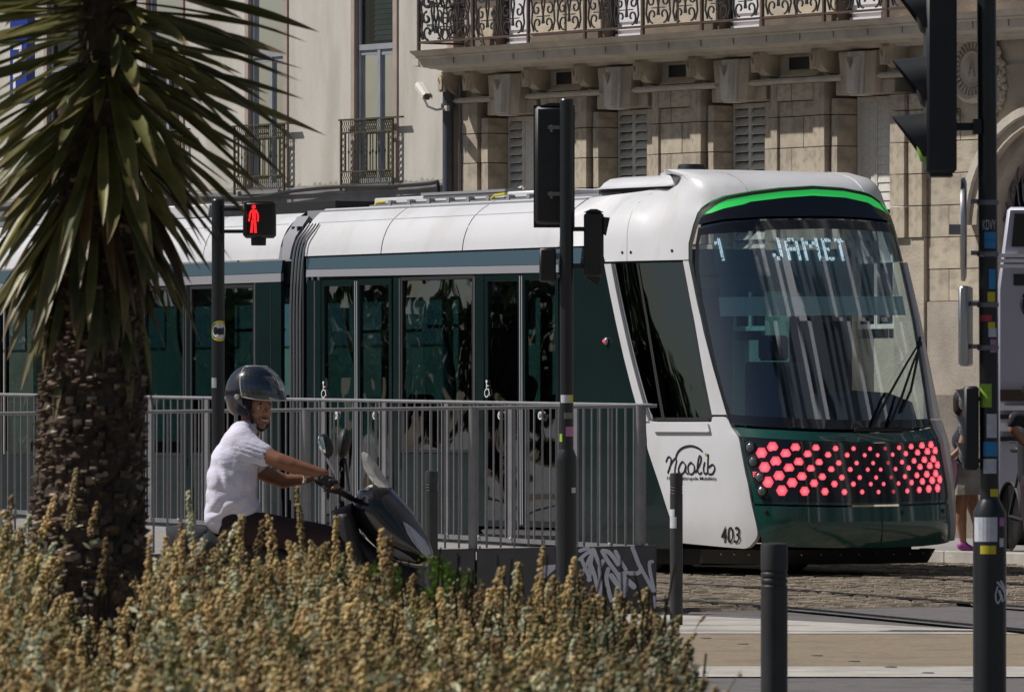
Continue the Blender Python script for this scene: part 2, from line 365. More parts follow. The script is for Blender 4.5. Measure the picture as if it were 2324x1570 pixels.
# stone setts between the tracks, real blocks as far as they can be told apart
st = MB(); rr = random.Random(3); y = 52.4
e0, e1 = G(1553, 1388), G(2230, 1374)
while y < 72:
    x = .55+(y % .2); dy = .13
    while x < 6.2:
        edge = e0.y+(x-e0.x)*(e1.y-e0.y)/(e1.x-e0.x)
        if y > edge:
            a = rr.uniform(.10, .15); h = .012+rr.uniform(0, .016); i = .012
            st.add([(x+i, y+i, h), (x+a-i, y+i, h+rr.uniform(-.003,.003)), (x+a-i, y+dy-i, h), (x+i, y+dy-i, h+rr.uniform(-.003,.003)),
                    (x+.003, y+.003, .001), (x+a-.003, y+.003, .001), (x+a-.003, y+dy-.003, .001), (x+.003, y+dy-.003, .001)],
                   [(0,1,2,3), (0,4,5,1), (1,5,6,2), (2,6,7,3), (3,7,4,0)])
            x += a
        else: x += .12
    y += dy
st.build('stone_setts', M['sett'], kind='stuff', sharp=30, label='worn brown stone setts between the tram rails')
# raised pavement behind the tram
q = Vector((4.1, 69.8, 0)); a, b, c, d = q+TB*60, q-TB*16, q-TB*16+TL*40, q+TB*60+TL*40
m_ = MB(); m_.add([(p.x, p.y, 0) for p in (a, b, c, d)]+[(p.x, p.y, .12) for p in (a, b, c, d)], [(4,5,6,7), (0,4,5,1), (1,5,6,2)][:2]); m_.build('pavement', M['pavement'], kind='structure', sharp=20)
kb = MB()
for k in range(34):
    p = q-TB*10+TB*(k*.9); n = -TL
    m4 = Matrix.Translation(p) @ Matrix.Rotation(math.atan2(TB.y, TB.x), 4, 'Z'); kb.box(.004, .896, .0, .16, .002, .128, m4)
kb.build('kerb', M['kerb'], kind='structure', sharp=20, bevel=.006)

# ------------------------------------------------------------------ the two facades (local x along the street, local y into the wall)
FB = R(35.2); FU = Vector((math.sin(FB), -math.cos(FB), 0)); FN = Vector((-math.cos(FB), -math.sin(FB), 0)); FO = Vector((-.685, 85.0, 0)); FROT = math.atan2(FU.y, FU.x)
def fac(x, y, w=0):
    k = (x-CX)/F0; ox = FO.x+FN.x*w; oy = FO.y+FN.y*w; u = (k*oy-ox)/(FU.x-k*FU.y); Y = oy+FU.y*u; return u, CZ+(HZ-y)*Y/F0
rb = thing('stone_building', 'tan carved stone building with a wrought iron balcony and louvred shutters behind the tram', 'building', FO, FROT)
lb = thing('plaster_building', 'cream plastered building with tall blue-green windows behind the palm-like plant', 'building', FO, FROT)
cube = MB().box(-.5, .5, -.5, .5, -.5, .5).mesh('stone')
def stone_mesh(m, nm):
    r_ = random.Random(nm); mb = MB(); b = .012
    mb.box(-.5, .5, -.5, .5, -.5, .5); me = mb.mesh('stone', 30); me.materials.append(m); return me
stmesh = [stone_mesh(M['stone'], 1), stone_mesh(M['stone2'], 2)]
NST = [0]
def stone(u0, u1, z0, z1, v0, v1, parent, k=None, g=.010):
    me = stmesh[random.randint(0, 1) if k is None else k]
    o = link('stone', me, None, parent); j = rnd(-.003, .003)
    o.location = ((u0+u1)/2, (v0+v1)/2+j, (z0+z1)/2); o.scale = (u1-u0-g, v1-v0, z1-z0-g); NST[0] += 1
# courses
JZ = [4.565-.332*k for k in range(0, 5)]    # 4.565, 4.233, 3.901, 3.569, 3.237
WIN = [(-1.43+2.15*0, 0), ]
OP = [(.72, 1.64), (2.83, 3.74), (4.95, 5.88), (7.14, 8.11)]
back = MB()
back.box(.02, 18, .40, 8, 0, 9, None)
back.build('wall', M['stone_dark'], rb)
lowz = MB()
for a, b in [(0, .72), (1.64, 2.83), (3.74, 4.95), (5.88, 7.14), (8.11, 8.62)]: lowz.box(a+.002, b-.002, .003, .402, 0, 3.235)
for a, b in OP: lowz.box(a, b, .30, .402, 0, 2.2)
lowz.build('lower_wall', M['stone'], rb)
def course_cols(z0, z1, segs, v0=0, v1=.401):
    for a, b in segs: stone(a, b, z0, z1, v0, v1, rb)
zs = [3.237, 3.569, 3.901, 4.233, 4.565]
for i in range(len(zs)):
    z0 = zs[i]; z1 = zs[i+1] if i+1 < len(zs) else 4.915
    for bi, (a, b) in enumerate([(.0, .72), (1.64, 2.83), (3.74, 4.95), (5.88, 7.14), (8.11, 8.62)]):
        wdt = b-a; top = i == len(zs)-1
        jl = .13                                            # plain jamb strip beside the opening, then the pilaster proud of it
        if bi in (1, 2, 3):
            stone(a, a+jl, z0, min(z1, 4.74), 0, .401, rb); stone(b-.11, b, z0, min(z1, 4.74), .012, .401, rb)
            pa, pb = a+jl+.035, b-.11-.035
            # pilaster: margins and a sunk panel
            stone(pa, pa+.12, z0, z1, -.05, .401, rb); stone(pb-.20, pb, z0, z1, -.05, .401, rb)
            if top: stone(pa+.12, (pa+pb)/2-.1, 4.73, z1, -.05, .401, rb); stone((pa+pb)/2-.1, pb-.20, 4.73, z1, -.05, .401, rb)
            zz1 = 4.73 if top else z1; mid = (pa+pb)/2-.05+(.12 if i % 2 else -.08)
            stone(pa+.12, mid, z0, zz1, -.022, .401, rb); stone(mid, pb-.20, z0, zz1, -.022, .401, rb)
        elif bi == 0:
            stone(.16, .55, z0, z1, -.03, .401, rb); stone(.585, .72, z0, min(z1, 4.74), 0, .401, rb)
        else:
            stone(8.11, 8.36, z0, z1 if not top else 4.74, -.05, .401, rb); stone(8.39, 8.62, z0, z1 if not top else 4.74, -.02, .401, rb)
# pieces to the right of the last window: door bay
row = 0; z0 = 1.62
zz = [2.57, 2.905, 3.237, 3.569, 3.901, 4.233, 4.565]
for i, z0 in enumerate(zz[:-1]):
    off = .38 if i % 2 else 0
    for a, b in ((8.63, 8.98+off*.5), (8.98+off*.5, 9.68)): stone(a, b, z0, zz[i+1], .05, .401, rb)
lo = MB(); lo.box(8.63, 9.68, .03, .401, 1.60, 2.568); lo.build('render_patch', M['plaster_old'], rb)
lo = MB(); lo.box(8.63, 9.68, -.01, .401, 0, 1.60); lo.build('dado', M['stone_dark'], rb)
# mouldings: string course, lintels, frieze consoles, keystones, pendants
st_ = MB()
for a, b in ((.16, 1.02), (1.58, 3.07), (3.60, 5.19), (5.72, 7.38), (7.96, 9.0)):
    st_.extrude([(-.05, 4.915), (-.10, 4.935), (-.10, 4.955), (-.075, 4.96), (-.075, 4.975), (.02, 4.98), (.02, 4.915)], 0, a, b)
st_.build('string_course', M['moulding'], rb)
fr = MB(); fr.box(.02, 18, .06, .402, 4.98, 5.30); fr.build('frieze', M['moulding'], rb)
for oi, (a, b) in enumerate(OP):
    c = (a+b)/2
    l = MB(); l.box(a-.02, b+.02, .002, .402, 4.765, 4.915); l.build('lintel', M['stone'], rb, bevel=.008)
    for s in (-1, 1):
        k = MB(); k.extrude([(c+s*.10, 4.76), (c+s*.27, 4.76), (c+s*.33, 5.21), (c+s*.14, 5.21)], 1, -.10, .05); k.build('keystone', M['stone2'], rb, bevel=.008)
    k = MB(); k.extrude([(c-.055, 4.77), (c+.055, 4.77), (c+.085, 5.16), (c, 5.02), (c-.085, 5.16)], 1, -.20, -.04)
    k.extrude([(c-.10, 4.745), (c+.10, 4.745), (c+.14, 5.21), (c-.14, 5.21)], 1, -.13, .05); k.build('keystone_wedge', M['keywedge'], rb, bevel=.008)
    # curved consoles either side of the pier vents
for a, b in ((1.64, 2.83), (3.74, 4.95), (5.88, 7.14), (8.11, 9.2), (.0, .72)):
    c = (a+b)/2
    for s, e in ((1, a+.13), (-1, b-.10)):
        if e > 9 or e < .05: continue
        prof = [(.06, 4.985)]+[(.0-.21*math.sin(t*math.pi/16), 5.20-.20*math.cos(t*math.pi/16)) for t in range(0, 9)]+[(-.21, 5.27), (.06, 5.27)]
        m = MB(); m.extrude(prof, 0, e-.07, e+.07); m.build('console', M['stone2'], rb, bevel=.005)
        m = MB(); m.extrude([(e-.035, 5.07), (e+.035, 5.07), (e+.045, 5.20), (e, 5.12), (e-.045, 5.20)], 1, -.255, -.212); m.extrude([(e-.062, 5.045), (e+.062, 5.045), (e+.062, 5.23), (e-.062, 5.23)], 1, -.235, -.20); m.build('pendant', M['stone2'], rb)
    if c < 8 and c > 1:
        m = MB(); m.box(c-.27, c+.20, .054, .065, 5.07, 5.20); m.build('vent', M['dark'], rb)
        m = MB(); m.extrude([(.06, 5.07), (-.06, 4.985), (.06, 4.985)], 0, c-.30, c+.33); m.build('vent_sill', M['stone2'], rb)
# balcony slab, with the soffit mouldings
slab = MB(); slab.extrude([(.05, 5.235), (-.10, 5.235), (-.14, 5.265), (-.26, 5.265), (-.28, 5.295), (-.44, 5.295), (-.46, 5.31), (-.58, 5.31), (-.60, 5.40), (-.64, 5.415), (-.64, 5.43), (-.70, 5.465), (-.72, 5.49), (.05, 5.50)], 0, .20, 18); slab.extrude([(.05, 5.25), (-.14, 5.275), (-.28, 5.30), (-.60, 5.33), (-.60, 5.40), (.05, 5.45)], 0, .08, .205)
slab.build('balcony_slab', M['moulding'], rb)
joints = MB()
for k in range(30): joints.box(.9+k*.58, .905+k*.58, -.606, -.595, 5.33, 5.40)
joints.build('slab_joint', M['stone_dark'], rb, kind='stuff')
# upper storey wall and white window panels above the balcony
for k, (a, b) in enumerate([(.85, 1.45), (2.93, 3.52), (5.05, 5.68), (7.15, 7.8)]):
    m = MB(); m.box(a, b, .20, .26, 5.50, 7.5); m.box(a, b, .17, .20, 5.56, 5.59); m.box(a, b, .17, .20, 5.63, 5.66); m.box(a, b, .16, .2, 5.52, 5.54); m.box(a+.06, b-.06, .18, .2, 5.72, 7.4); m.build('french_window', M['white_trim'], rb)
m = MB()
for a, b in ((.2, .80), (1.5, 2.88), (3.57, 5.0), (5.73, 7.1), (7.85, 18)):
    m.box(a, b, .05, .402, 5.50, 9)
    m.box(a+.05, min(b, a+3)-.05, .0, .05, 5.50, 5.62)
m.build('upper_wall', M['sooty'], rb)
for a, b in ((.2, .80), (1.5, 2.88), (3.57, 5.0), (5.73, 7.1)):
    for k in range(2):
        uu = a+(b-a)*k/2; stone(uu+.02, uu+(b-a)/2-.02, 5.63, 5.98, .02, .1, rb)
# balcony railing of wrought iron
L = 9.2
rail_part = MB(); rail_part.box(.18, L, -.60, -.58, 5.575, 5.60); rail_part.box(.18, L, -.605, -.575, 6.38, 6.41); rail_part.box(.18, .20, -.6, .1, 5.575, 5.60); rail_part.box(.18, .20, -.6, .1, 6.38, 6.41)
rail_part.build('balcony_rail', M['iron_rust'], rb)
u = .20; k = 0
postm = MB().box(-.016, .016, -.016, .016, 5.48, 6.40).mesh('railing_post'); postm.materials.append(M['iron_rust'])
def scroll(mb, cx, cz, r, s, t0, turns, y, w=.011):
    pts = []
    for i in range(17):
        t = i/16; a = t0+s*t*turns*2*math.pi; q = r*(1-.75*t); pts.append((cx+q*math.cos(a), y, cz+q*math.sin(a)))
    mb.tube(pts, w, 4)
scm = MB()
for s in (-1, 1):
    cx = s*.12
    scroll(scm, cx-s*.02, 5.70, .085, s, -math.pi/2 if 1 else 0, .9, 0); scroll(scm, cx, 5.86, .075, -s, math.pi/2, 1.0, 0)
    scm.tube([(cx-s*.105, 0, 5.70), (cx-s*.12, 0, 5.80), (cx-s*.09, 0, 5.93), (cx-s*.11, 0, 6.05)], .011, 4)
    scm.tube([(cx+s*.06, 0, 5.62), (cx+s*.10, 0, 5.72), (cx+s*.08, 0, 5.86), (cx+s*.11, 0, 5.98), (cx+s*.05, 0, 6.1)], .011, 4)
    scroll(scm, cx, 6.05, .08, s, 0, 1.1, 0); scroll(scm, cx, 6.25, .08, -s, 0, 1.1, 0)
scm.tube([(-.12, 0, 5.78), (.12, 0, 5.78)], .008, 4); scm.tube([(-.14, 0, 6.0), (.14, 0, 6.0)], .008, 4)
scrollm = scm.mesh('scroll_panel', 50); scrollm.materials.append(M['iron_dark'])
u = .20
while u < L:
    o = link('railing_post', postm, None, rb); o.location = (u, -.59, 0)
    for c in (.31, .80 if 1 else 0, ):
        if u+c < L: o = link('scroll_panel', scrollm, None, rb); o.location = (u+c-.03, -.59, 0)
    u += 1.07
for vv in (-.35, -.1):
    o = link('scroll_panel', scrollm, None, rb); o.location = (.19, vv, 0); o.rotation_euler = (0, 0, R(90))
# louvred shutters deep in each opening
slat = MB(); slat.add([(-.5,-.012,-.045), (.5,-.012,-.045), (.5,.018,.05), (-.5,.018,.05), (-.5,-.018,-.040), (.5,-.018,-.040), (.5,.012,.055), (-.5,.012,.055)], [(0,1,2,3), (7,6,5,4), (0,4,5,1), (1,5,6,2), (2,6,7,3), (3,7,4,0)])
slatm = slat.mesh('slat'); slatm.materials.append(M['shutter'])
for wi, (a, b) in enumerate(OP):
    n = 3; lw = (b-a-.02)/n
    for k in range(n):
        ua = a+.01+k*lw; ub = ua+lw-.006
        m = MB(); m.box(ua, ua+.022, .27, .30, 2.3, 4.755); m.box(ub-.022, ub, .27, .30, 2.3, 4.755)
        for z in (4.70, 3.46, 2.3): m.box(ua+.022, ub-.022, .272, .298, z, z+.05)
        sh = m.build('shutter', M['shutter'], rb)
        z = 4.645; ang = [ (.75, 0, .2), (.8, .75, .75), (.8, .8, .75), (0.02, .1, .85)][wi][k]
        while z > 3.15:
            if not (3.40 < z < 3.54):
                o = link('slat', slatm, None, sh); o.location = ((ua+ub)/2, .285, z); o.scale = (lw-.052, 1, 1); o.rotation_euler = (ang*-.75+.25, 0, 0)
            z -= .095
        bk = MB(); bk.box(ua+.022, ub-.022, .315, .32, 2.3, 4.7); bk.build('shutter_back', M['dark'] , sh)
# jamb stones are the pier stones; door bay: arch, medallion, grille
ar = MB(); c0 = (10.75, 3.35); pts_o = []; 
for k in range(25):
    t = math.pi*k/24; pts_o.append((c0[0]-1.42*math.cos(t), c0[1]+1.26*math.sin(t)))
pr = [(1.0, 0), ]
for i, (w_, d0, d1) in enumerate(((1.42, -.10, .05), (1.34, -.14, -.10), (1.22, -.06, .3))):
    pass
def arch_band(r0, r1, y0, y1, name, m):
    mb = MB(); n = 24
    for k in range(n):
        t0, t1 = math.pi*k/n, math.pi*(k+1)/n; q = []
        for (r_, t) in ((r0, t0), (r1, t0), (r1, t1), (r0, t1)): q.append((c0[0]-r_*math.cos(t), c0[1]+r_*.88*math.sin(t)))
        mb.extrude(q, 1, y0, y1)
    return mb.build(name, m, rb, sharp=25)
arch_band(1.18, 1.30, -.06, .30, 'arch_moulding', M['stone2']); arch_band(1.30, 1.40, -.11, .30, 'arch_moulding', M['moulding']); arch_band(1.05, 1.18, .03, .30, 'arch_moulding', M['stone'])
m = MB(); m.extrude([(8.63, 4.567), (9.2, 4.567)]+[(c0[0]-1.40*math.cos(math.pi*k/24), c0[1]+1.40*.88*math.sin(math.pi*k/24)) for k in range(5, 20)]+[(13, 4.3), (13, 4.98), (8.63, 4.98)], 1, .02, .30); m.build('spandrel', M['stone'], rb)
m = MB(); m.box(9.684, 12, .36, .402, 0, 4.6); m.build('doorway', M['dark'], rb)
m = MB(); m.box(9.60, 9.70, -.02, .36, 0, 3.5); m.build('door_jamb', M['stone2'], rb, bevel=.01)
gr = MB()
for s in range(5):
    bx = 9.78+s*.22
    gr.tube([(bx, .2, 3.42), (bx-.06, .2, 3.6), (bx-.09, .2, 3.85), (bx-.02, .2, 4.1), (bx+.1, .2, 4.2)], .012, 5); gr.tube([(bx+.12, .2, 3.42), (bx+.02, .2, 3.62), (bx+.0, .2, 3.8), (bx+.06, .2, 3.92)], .012, 5)
    scroll(gr, bx+.08, 3.72, .08, 1, 0, 1.2, .2)
gr.box(9.70, 12, .18, .22, 3.38, 3.42); gr.build('iron_grille', M['dull_metal'], rb)
md = MB(); rot = Matrix.Rotation(R(90), 3, 'X'); mc = (9.47, .02, 4.96)
md.lathe([(.36, -.0), (.36, .07), (.32, .10), (.28, .07), (.27, .04), (.20, .04), (.18, .07), (.15, .05), (.02, .06)], mc, 28, rot)
for k in range(28):
    t = 2*math.pi*k/28; md.tube([(mc[0]+.21*math.cos(t), -.04, mc[2]+.21*math.sin(t)), (mc[0]+.28*math.cos(t), -.05, mc[2]+.28*math.sin(t))], .012, 4)
md.tube([(mc[0]-.05, -.05, mc[2]-.08), (mc[0], -.05, mc[2]+.09), (mc[0]+.05, -.05, mc[2]-.08)], .01, 4); md.tube([(mc[0]-.04, -.05, mc[2]-.02), (mc[0]+.04, -.05, mc[2]-.02)], .01, 4)
md.build('medallion', M['moulding'], rb)
gar = MB()
for k in range(40):
    t = k/39; s = 1 if k % 2 else -1
    for sd_ in (-1, 1):
        px_ = mc[0]+sd_*(.30+.16*math.sin(t*3)); pz = mc[2]-.30-.02*t*10+.6*t*.3
        gar.ball((px_+rnd(-.04,.04), .0, mc[2]+.25-.75*t+rnd(-.02,.02)), rnd(.02,.045), 6, 2)
gar.build('carved_garland', M['moulding'], rb, kind='stuff')
# drainpipe between the buildings and its thin companion
m = MB(); m.tube([(.10, -.12, 0), (.10, -.12, 5.2)], .062, 14); dp = m.build('drainpipe', M['pipe'], rb)
m = MB(); m.lathe([(.075,0),(.08,.03),(.075,.06)], (.10,-.12,4.86), 14); m.lathe([(.075,0),(.08,.03),(.075,.06)], (.10,-.12,3.7), 14); m.build('pipe_collar', M['pipe'], dp)
m = MB(); m.tube([(.235, -.05, 0), (.235, -.05, 5.15)], .018, 8); m.build('conduit', M['dull_metal'], rb)

# ---- plaster building
WL = [(-1.94, -1.17), (-4.18, -3.45), (-6.43, -5.70), (-8.70, -7.95), (-10.95, -10.2)]
pw = MB(); prev = -.06
segs = []
for a, b in WL: segs.append((b+.10, prev)); prev = a-.09
segs.append((-22, prev))
for a, b in segs: pw.box(a, b, 0, .4, 4.06, 9)
pw.box(-22, -.06, .401, 7, 0, 9); pw.build('plaster_wall', M['plaster'], lb)
m = MB(); m.box(-.06, .06, -.02, .4, 3.1, 9); m.build('corner_strip', M['pink_stone'], lb)
led = MB(); led.extrude([(0, 4.055), (-.05, 4.03), (-.05, 3.97), (-.015, 3.96), (-.015, 3.82), (.4, 3.82), (.4, 4.055)], 0, -22, -.065); led.build('ledge', M['zinc'], lb)
m = MB(); m.box(-22, -.065, -.03, .4, 3.62, 3.818); m.box(-22, -.065, -.12, -.031, 3.60, 3.64); m.build('shop_fascia', M['zinc'], lb)
m = MB(); m.box(-22, -.065, .05, .4, 0, 3.61); m.build('shop_wall', M['plaster_old'], lb)
for k in range(9):
    m = MB(); m.box(-.9-k*1.6, -.2-k*1.6+.5, .03, .06, 2.2, 3.5); m.build('shop_panel', M['tram_grey'], lb)
pts = [(-22, -.05, 3.98)]+[(-13+k*.9, -.10-.01*(k % 2), 3.945+.02*math.sin(k*1.7)+(.04 if k > 10 else 0)+k*.002) for k in range(14)]+[(-.40, -.10, 4.02), (-.2, -.1, 4.03), (-.13, -.1, 4.02), (-.12, -.1, 3.75)]
m = MB(); m.tube(spline(pts, 4), .022, 6); m.build('cable', M['cable'], lb)
for wi, (a, b) in enumerate(WL):
    m = MB(); m.box(a-.09, a-.002, -.02, .4, 4.06, 9); m.box(b+.002, b+.10, -.02, .4, 4.06, 9); m.build('window_surround', M['pink_stone'], lb, bevel=.008)
    f = MB(); f.box(a, a+.04, .03, .09, 4.06, 9); f.box(b-.04, b, .03, .09, 4.06, 9); f.box(a+.04, b-.04, .02, .09, 5.60, 5.665); f.box(a+.04, b-.04, .03, .09, 4.06, 4.12)
    f.box((a+b)/2+.02, (a+b)/2+.075, .025, .085, 4.12, 5.60); f.box(a+.05, (a+b)/2+.02, .04, .08, 5.545, 5.60); f.box((a+b)/2+.075, b-.04, .04, .08, 5.535, 5.60); f.box(a+.04, b-.04, .02, .09, 6.6, 6.65)
    wf = f.build('window', M['window_frame'], lb)
    g = MB(); g.add([(a+.04, .06, 4.12), (b-.04, .06, 4.12), (b-.04, .06, 5.6), (a+.04, .06, 5.6)], [(0,1,2,3)]); g.build('pane', M['bld_glass'], wf)
    g = MB(); g.add([(a+.04, .06, 5.665), (b-.04, .06, 5.665), (b-.04, .06, 8), (a+.04, .06, 8)], [(0,1,2,3)]); g.build('pane', M['bld_glass'], wf)
    z = 4.15; bl0 = a+.22
    while z < 6.5:
        s_ = MB()
        if z < 5.56 or z > 5.68: s_.add([(bl0, .10, z), (b-.04, .10, z), (b-.04, .128, z+.056), (bl0, .128, z+.056)], [(0,1,2,3)]); s_.build('blind_slat', M['green_blind'], wf)
        z += .06
    m = MB(); m.box(a, b, .19, .20, 4.06, 9); m.build('blind_back', M['dark'], wf)
    m = MB(); m.box(a+.03, b-.03, -.05, .10, 4.03, 4.059); m.box(a-.02, b+.02, -.10, .02, 3.99, 4.028); m.build('sill', M['zinc'], lb)
    # balconette
    ca = (a+b)/2; x0, x1 = ca-.56, ca+.50; yb = -.09
    fr_ = MB()
    for xx in (x0, x1): fr_.box(xx-.011, xx+.011, yb-.011, yb+.011, 3.99, 4.79)
    fr_.box(x0-.03, x1+.20, yb-.02, yb+.02, 4.79, 4.81)
    for z in (4.65, 4.20, 4.055): fr_.box(x0, x1, yb-.009, yb+.009, z-.008, z+.008)
    for xx in (x0+.09, x1-.09): fr_.box(xx-.008, xx+.008, yb-.008, yb+.008, 4.20, 4.65)
    fo = fr_.build('balconette', M['moss_iron'], lb)
    n = int((x1-x0)/.042); sc = MB()
    for k in range(n):
        xx = x0+.02+k*.042
        for (za, zb) in ((4.658, 4.785), (4.063, 4.195)):
            sc.tube([(xx-.006, yb, za), (xx+.012, yb, za+.03), (xx-.010, yb, (za+zb)/2), (xx+.012, yb, zb-.03), (xx-.006, yb, zb)], .006, 4, caps=False)
    sc.build('scrollwork', M['moss_iron'], fo, kind='stuff')
    rings = MB()
    for k in range(6):
        for xx in (x0+.045, x1-.045):
            rings.tube([(xx+.03*math.cos(t*math.pi/4), yb, 4.24+k*.074+.033*math.sin(t*math.pi/4)) for t in range(9)], .006, 4, caps=False)
    rings.build('ring_border', M['moss_iron'], fo, kind='stuff')
    for k in range(7):
        xx = x0+.16+k*(x1-x0-.32)/6; b_ = MB(); b_.tube([(xx, yb, 4.20), (xx, yb, 4.40), (xx, yb, 4.425), (xx, yb, 4.45), (xx, yb, 4.65)], [.007, .007, .014, .007, .007], 6); b_.build('baluster', M['moss_iron'], fo)
# peeled old plaster along the foot of the wall
m = MB()
for k in range(120):
    u_ = -.1-k*.11; h = rnd(.01, .05)
    if not any(a-.1 < u_ < b+.1 for a, b in WL): m.add([(u_, -.004, 4.056), (u_+.1, -.004, 4.056), (u_+.07, -.003, 4.06+h), (u_+.03, -.003, 4.06+h*.7)], [(0,1,2,3)])
m.build('peeling_edge', M['plaster_old'], lb, kind='stuff')
# security camera
u_, z_ = fac(1003, 215, .35); cc = thing('security_camera', 'white bullet security camera on a curved arm beside the dark drainpipe', 'camera', FO+FU*.16+FN*.18+Vector((0,0,4.86)), FROT)
m = MB(); m.tube([(0,0,0), (-.06,-.10,-.02), (-.13,-.17,.02), (-.17,-.20,.12)], .014, 8); m.box(-.02,.03,-.02,.02,-.03,.03); m.build('arm', M['cream_metal'], cc)
rot = Matrix.Rotation(R(-18), 4, 'Z') @ Matrix.Rotation(R(24), 4, 'Y'); t_ = Matrix.Translation((-.13,-.22,.17)) @ rot
m = MB(); m.box(-.17,.12,-.045,.045,-.04,.04,t_); hb = m.build('housing', M['cream_metal'], cc, bevel=.012)
m = MB(); m.extrude([(-.058,-.01),(-.058,.03),(-.03,.058),(.03,.058),(.058,.03),(.058,-.01),(.05,-.01),(.05,.028),(.027,.05),(-.027,.05),(-.05,.028),(-.05,-.01)], 0, -.20, .15, t_); m.build('hood', M['cream_metal'], cc)
m = MB(); m.lathe([(.032,0),(.032,.012),(.02,.016)], (0,0,0), 14, (rot.to_3x3() @ Matrix.Rotation(R(90),3,'Y'))); 
for i in range(len(m.v)): m.v[i] = tuple(Vector(m.v[i])+(t_ @ Vector((.118,0,0))))
m.build('lens', M['black_gloss'], cc)
# blue hanging sign
u0, z0 = fac(37, 205, .5); u1, z1 = fac(74, 50, .5)
sg = thing('blue_sign', 'upright blue sign with white letter shapes on the plaster front, half behind the spiky leaves', 'sign', FO+FU*((u0+u1)/2)+FN*.5, FROT)
m = MB(); m.box(-.25, .16, -.06, .06, 5.20, 6.4); m.build('panel', M['sign_blue'], sg, bevel=.01)
m = MB()
for z in (5.24, 5.52, 5.66, 5.86, 6.02): m.box(-.16, .04, -.066, -.0605, z, z+.085)
m.box(-.16, -.10, -.066, -.0605, 5.325, 5.515); m.box(-.02, .04, -.066, -.0605, 5.745, 5.855); m.build('lettering', M['white'], sg)
m = MB(); m.box(-.15, -.12, .06, .5, 5.5, 5.53); m.box(-.15, -.12, .06, .5, 6.2, 6.23); m.build('bracket', M['iron'], sg)
# ------------------------------------------------------------------ the tram: a shell S(tau, z); tau runs round the nose (0 = centre) and back along the side (negative = side we see)
TW = 2.5; TC = Vector((2.05, 63.0, 0))
_ct = [(0,1.25),(0.03,.85),(.14,.48),(.42,.24),(1.0,.10),(1.8,.02),(2.6,0),(3.4,0)]
def _cat(Pp, n=24):
    Q = [Vector(p) for p in Pp]; Q = [Vector((Q[1].x, 2*Q[0].y-Q[1].y))]+Q+[2*Q[-1]-Q[-2]]; out = []
    for i in range(1, len(Q)-2):
        for k in range(n):
            u = k/n; out.append(.5*((2*Q[i])+(-Q[i-1]+Q[i+1])*u+(2*Q[i-1]-5*Q[i]+4*Q[i+1]-Q[i+2])*u*u+(-Q[i-1]+3*Q[i]-3*Q[i+1]+Q[i+2])*u**3))
    return out+[Q[-2]]
_pc = _cat(_ct)+[Vector((30, 0))]; _L = [0]
for i in range(1, len(_pc)): _L.append(_L[-1]+(_pc[i]-_pc[i-1]).length)
def plan(tau):
    a = abs(tau); s = interp(a, _L, [p.x for p in _pc]); t = interp(a, _L, [p.y for p in _pc])
    return s, (TW-t if tau > 0 else t)
_fz0 = ((.10,.20),(.25,.05),(.35,.01),(.45,0),(.8,.03),(1.2,.12),(1.28,.20),(2.2,.52),(3.0,.86),(3.2,1.0),(3.34,1.10),(3.42,1.22),(3.48,1.42),(3.515,1.75))
_fi0 = ((.10,.10),(.25,.05),(.45,0),(2.7,0),(2.85,.02),(3.0,.05),(3.15,.13),(3.27,.28),(3.36,.48),(3.42,.68),(3.48,.94),(3.515,1.20))
def _dense(T, z0=2.3):
    out = [p for p in T if p[0] < z0]; q = spline([(a, b, 0) for a, b in T if a >= z0-1e-6 or a > z0-.7], 6); return tuple([p for p in out if p[0] < q[0].x]+[(p.x, p.y) for p in q])
_fz = _dense(_fz0); _fi = _dense(_fi0, 2.8)
_za, _zb = [a for a, _ in _fz], [b for _, b in _fz]; _ia, _ib = [a for a, _ in _fi], [b for _, b in _fi]
def _base(tau, z):
    s, t = plan(tau); F_ = interp(z, _za, _zb); w_ = 1-sm((abs(tau)-1.3)/2.2); w2 = 1-sm((abs(tau)-.3)/2.4); return Vector((s+min(F_, 1.0)*w_+max(0, F_-1.0)*w2, t))
def S(tau, z, h=0):
    p = _base(tau, z); e = 2e-3; d = _base(tau+e, z)-_base(tau-e, z); n = Vector((-d.y, d.x)).normalized()
    if (-n.x if abs(tau) < .5 else n.y*(-1 if tau < 0 else 1)) < 0: n = -n
    fade = sm((abs(tau)-.9)/1.2); p = p+n*(h-interp(z, _ia, _ib)*fade)
    zz = z
    if z > 3.2: zz = z+h*.8
    return Vector((p.x, -p.y, zz))
tram = thing('tram', 'white and dark green tram with a glowing red hexagon panel on its nose', 'tram', TC, math.atan2(TB.y, TB.x))
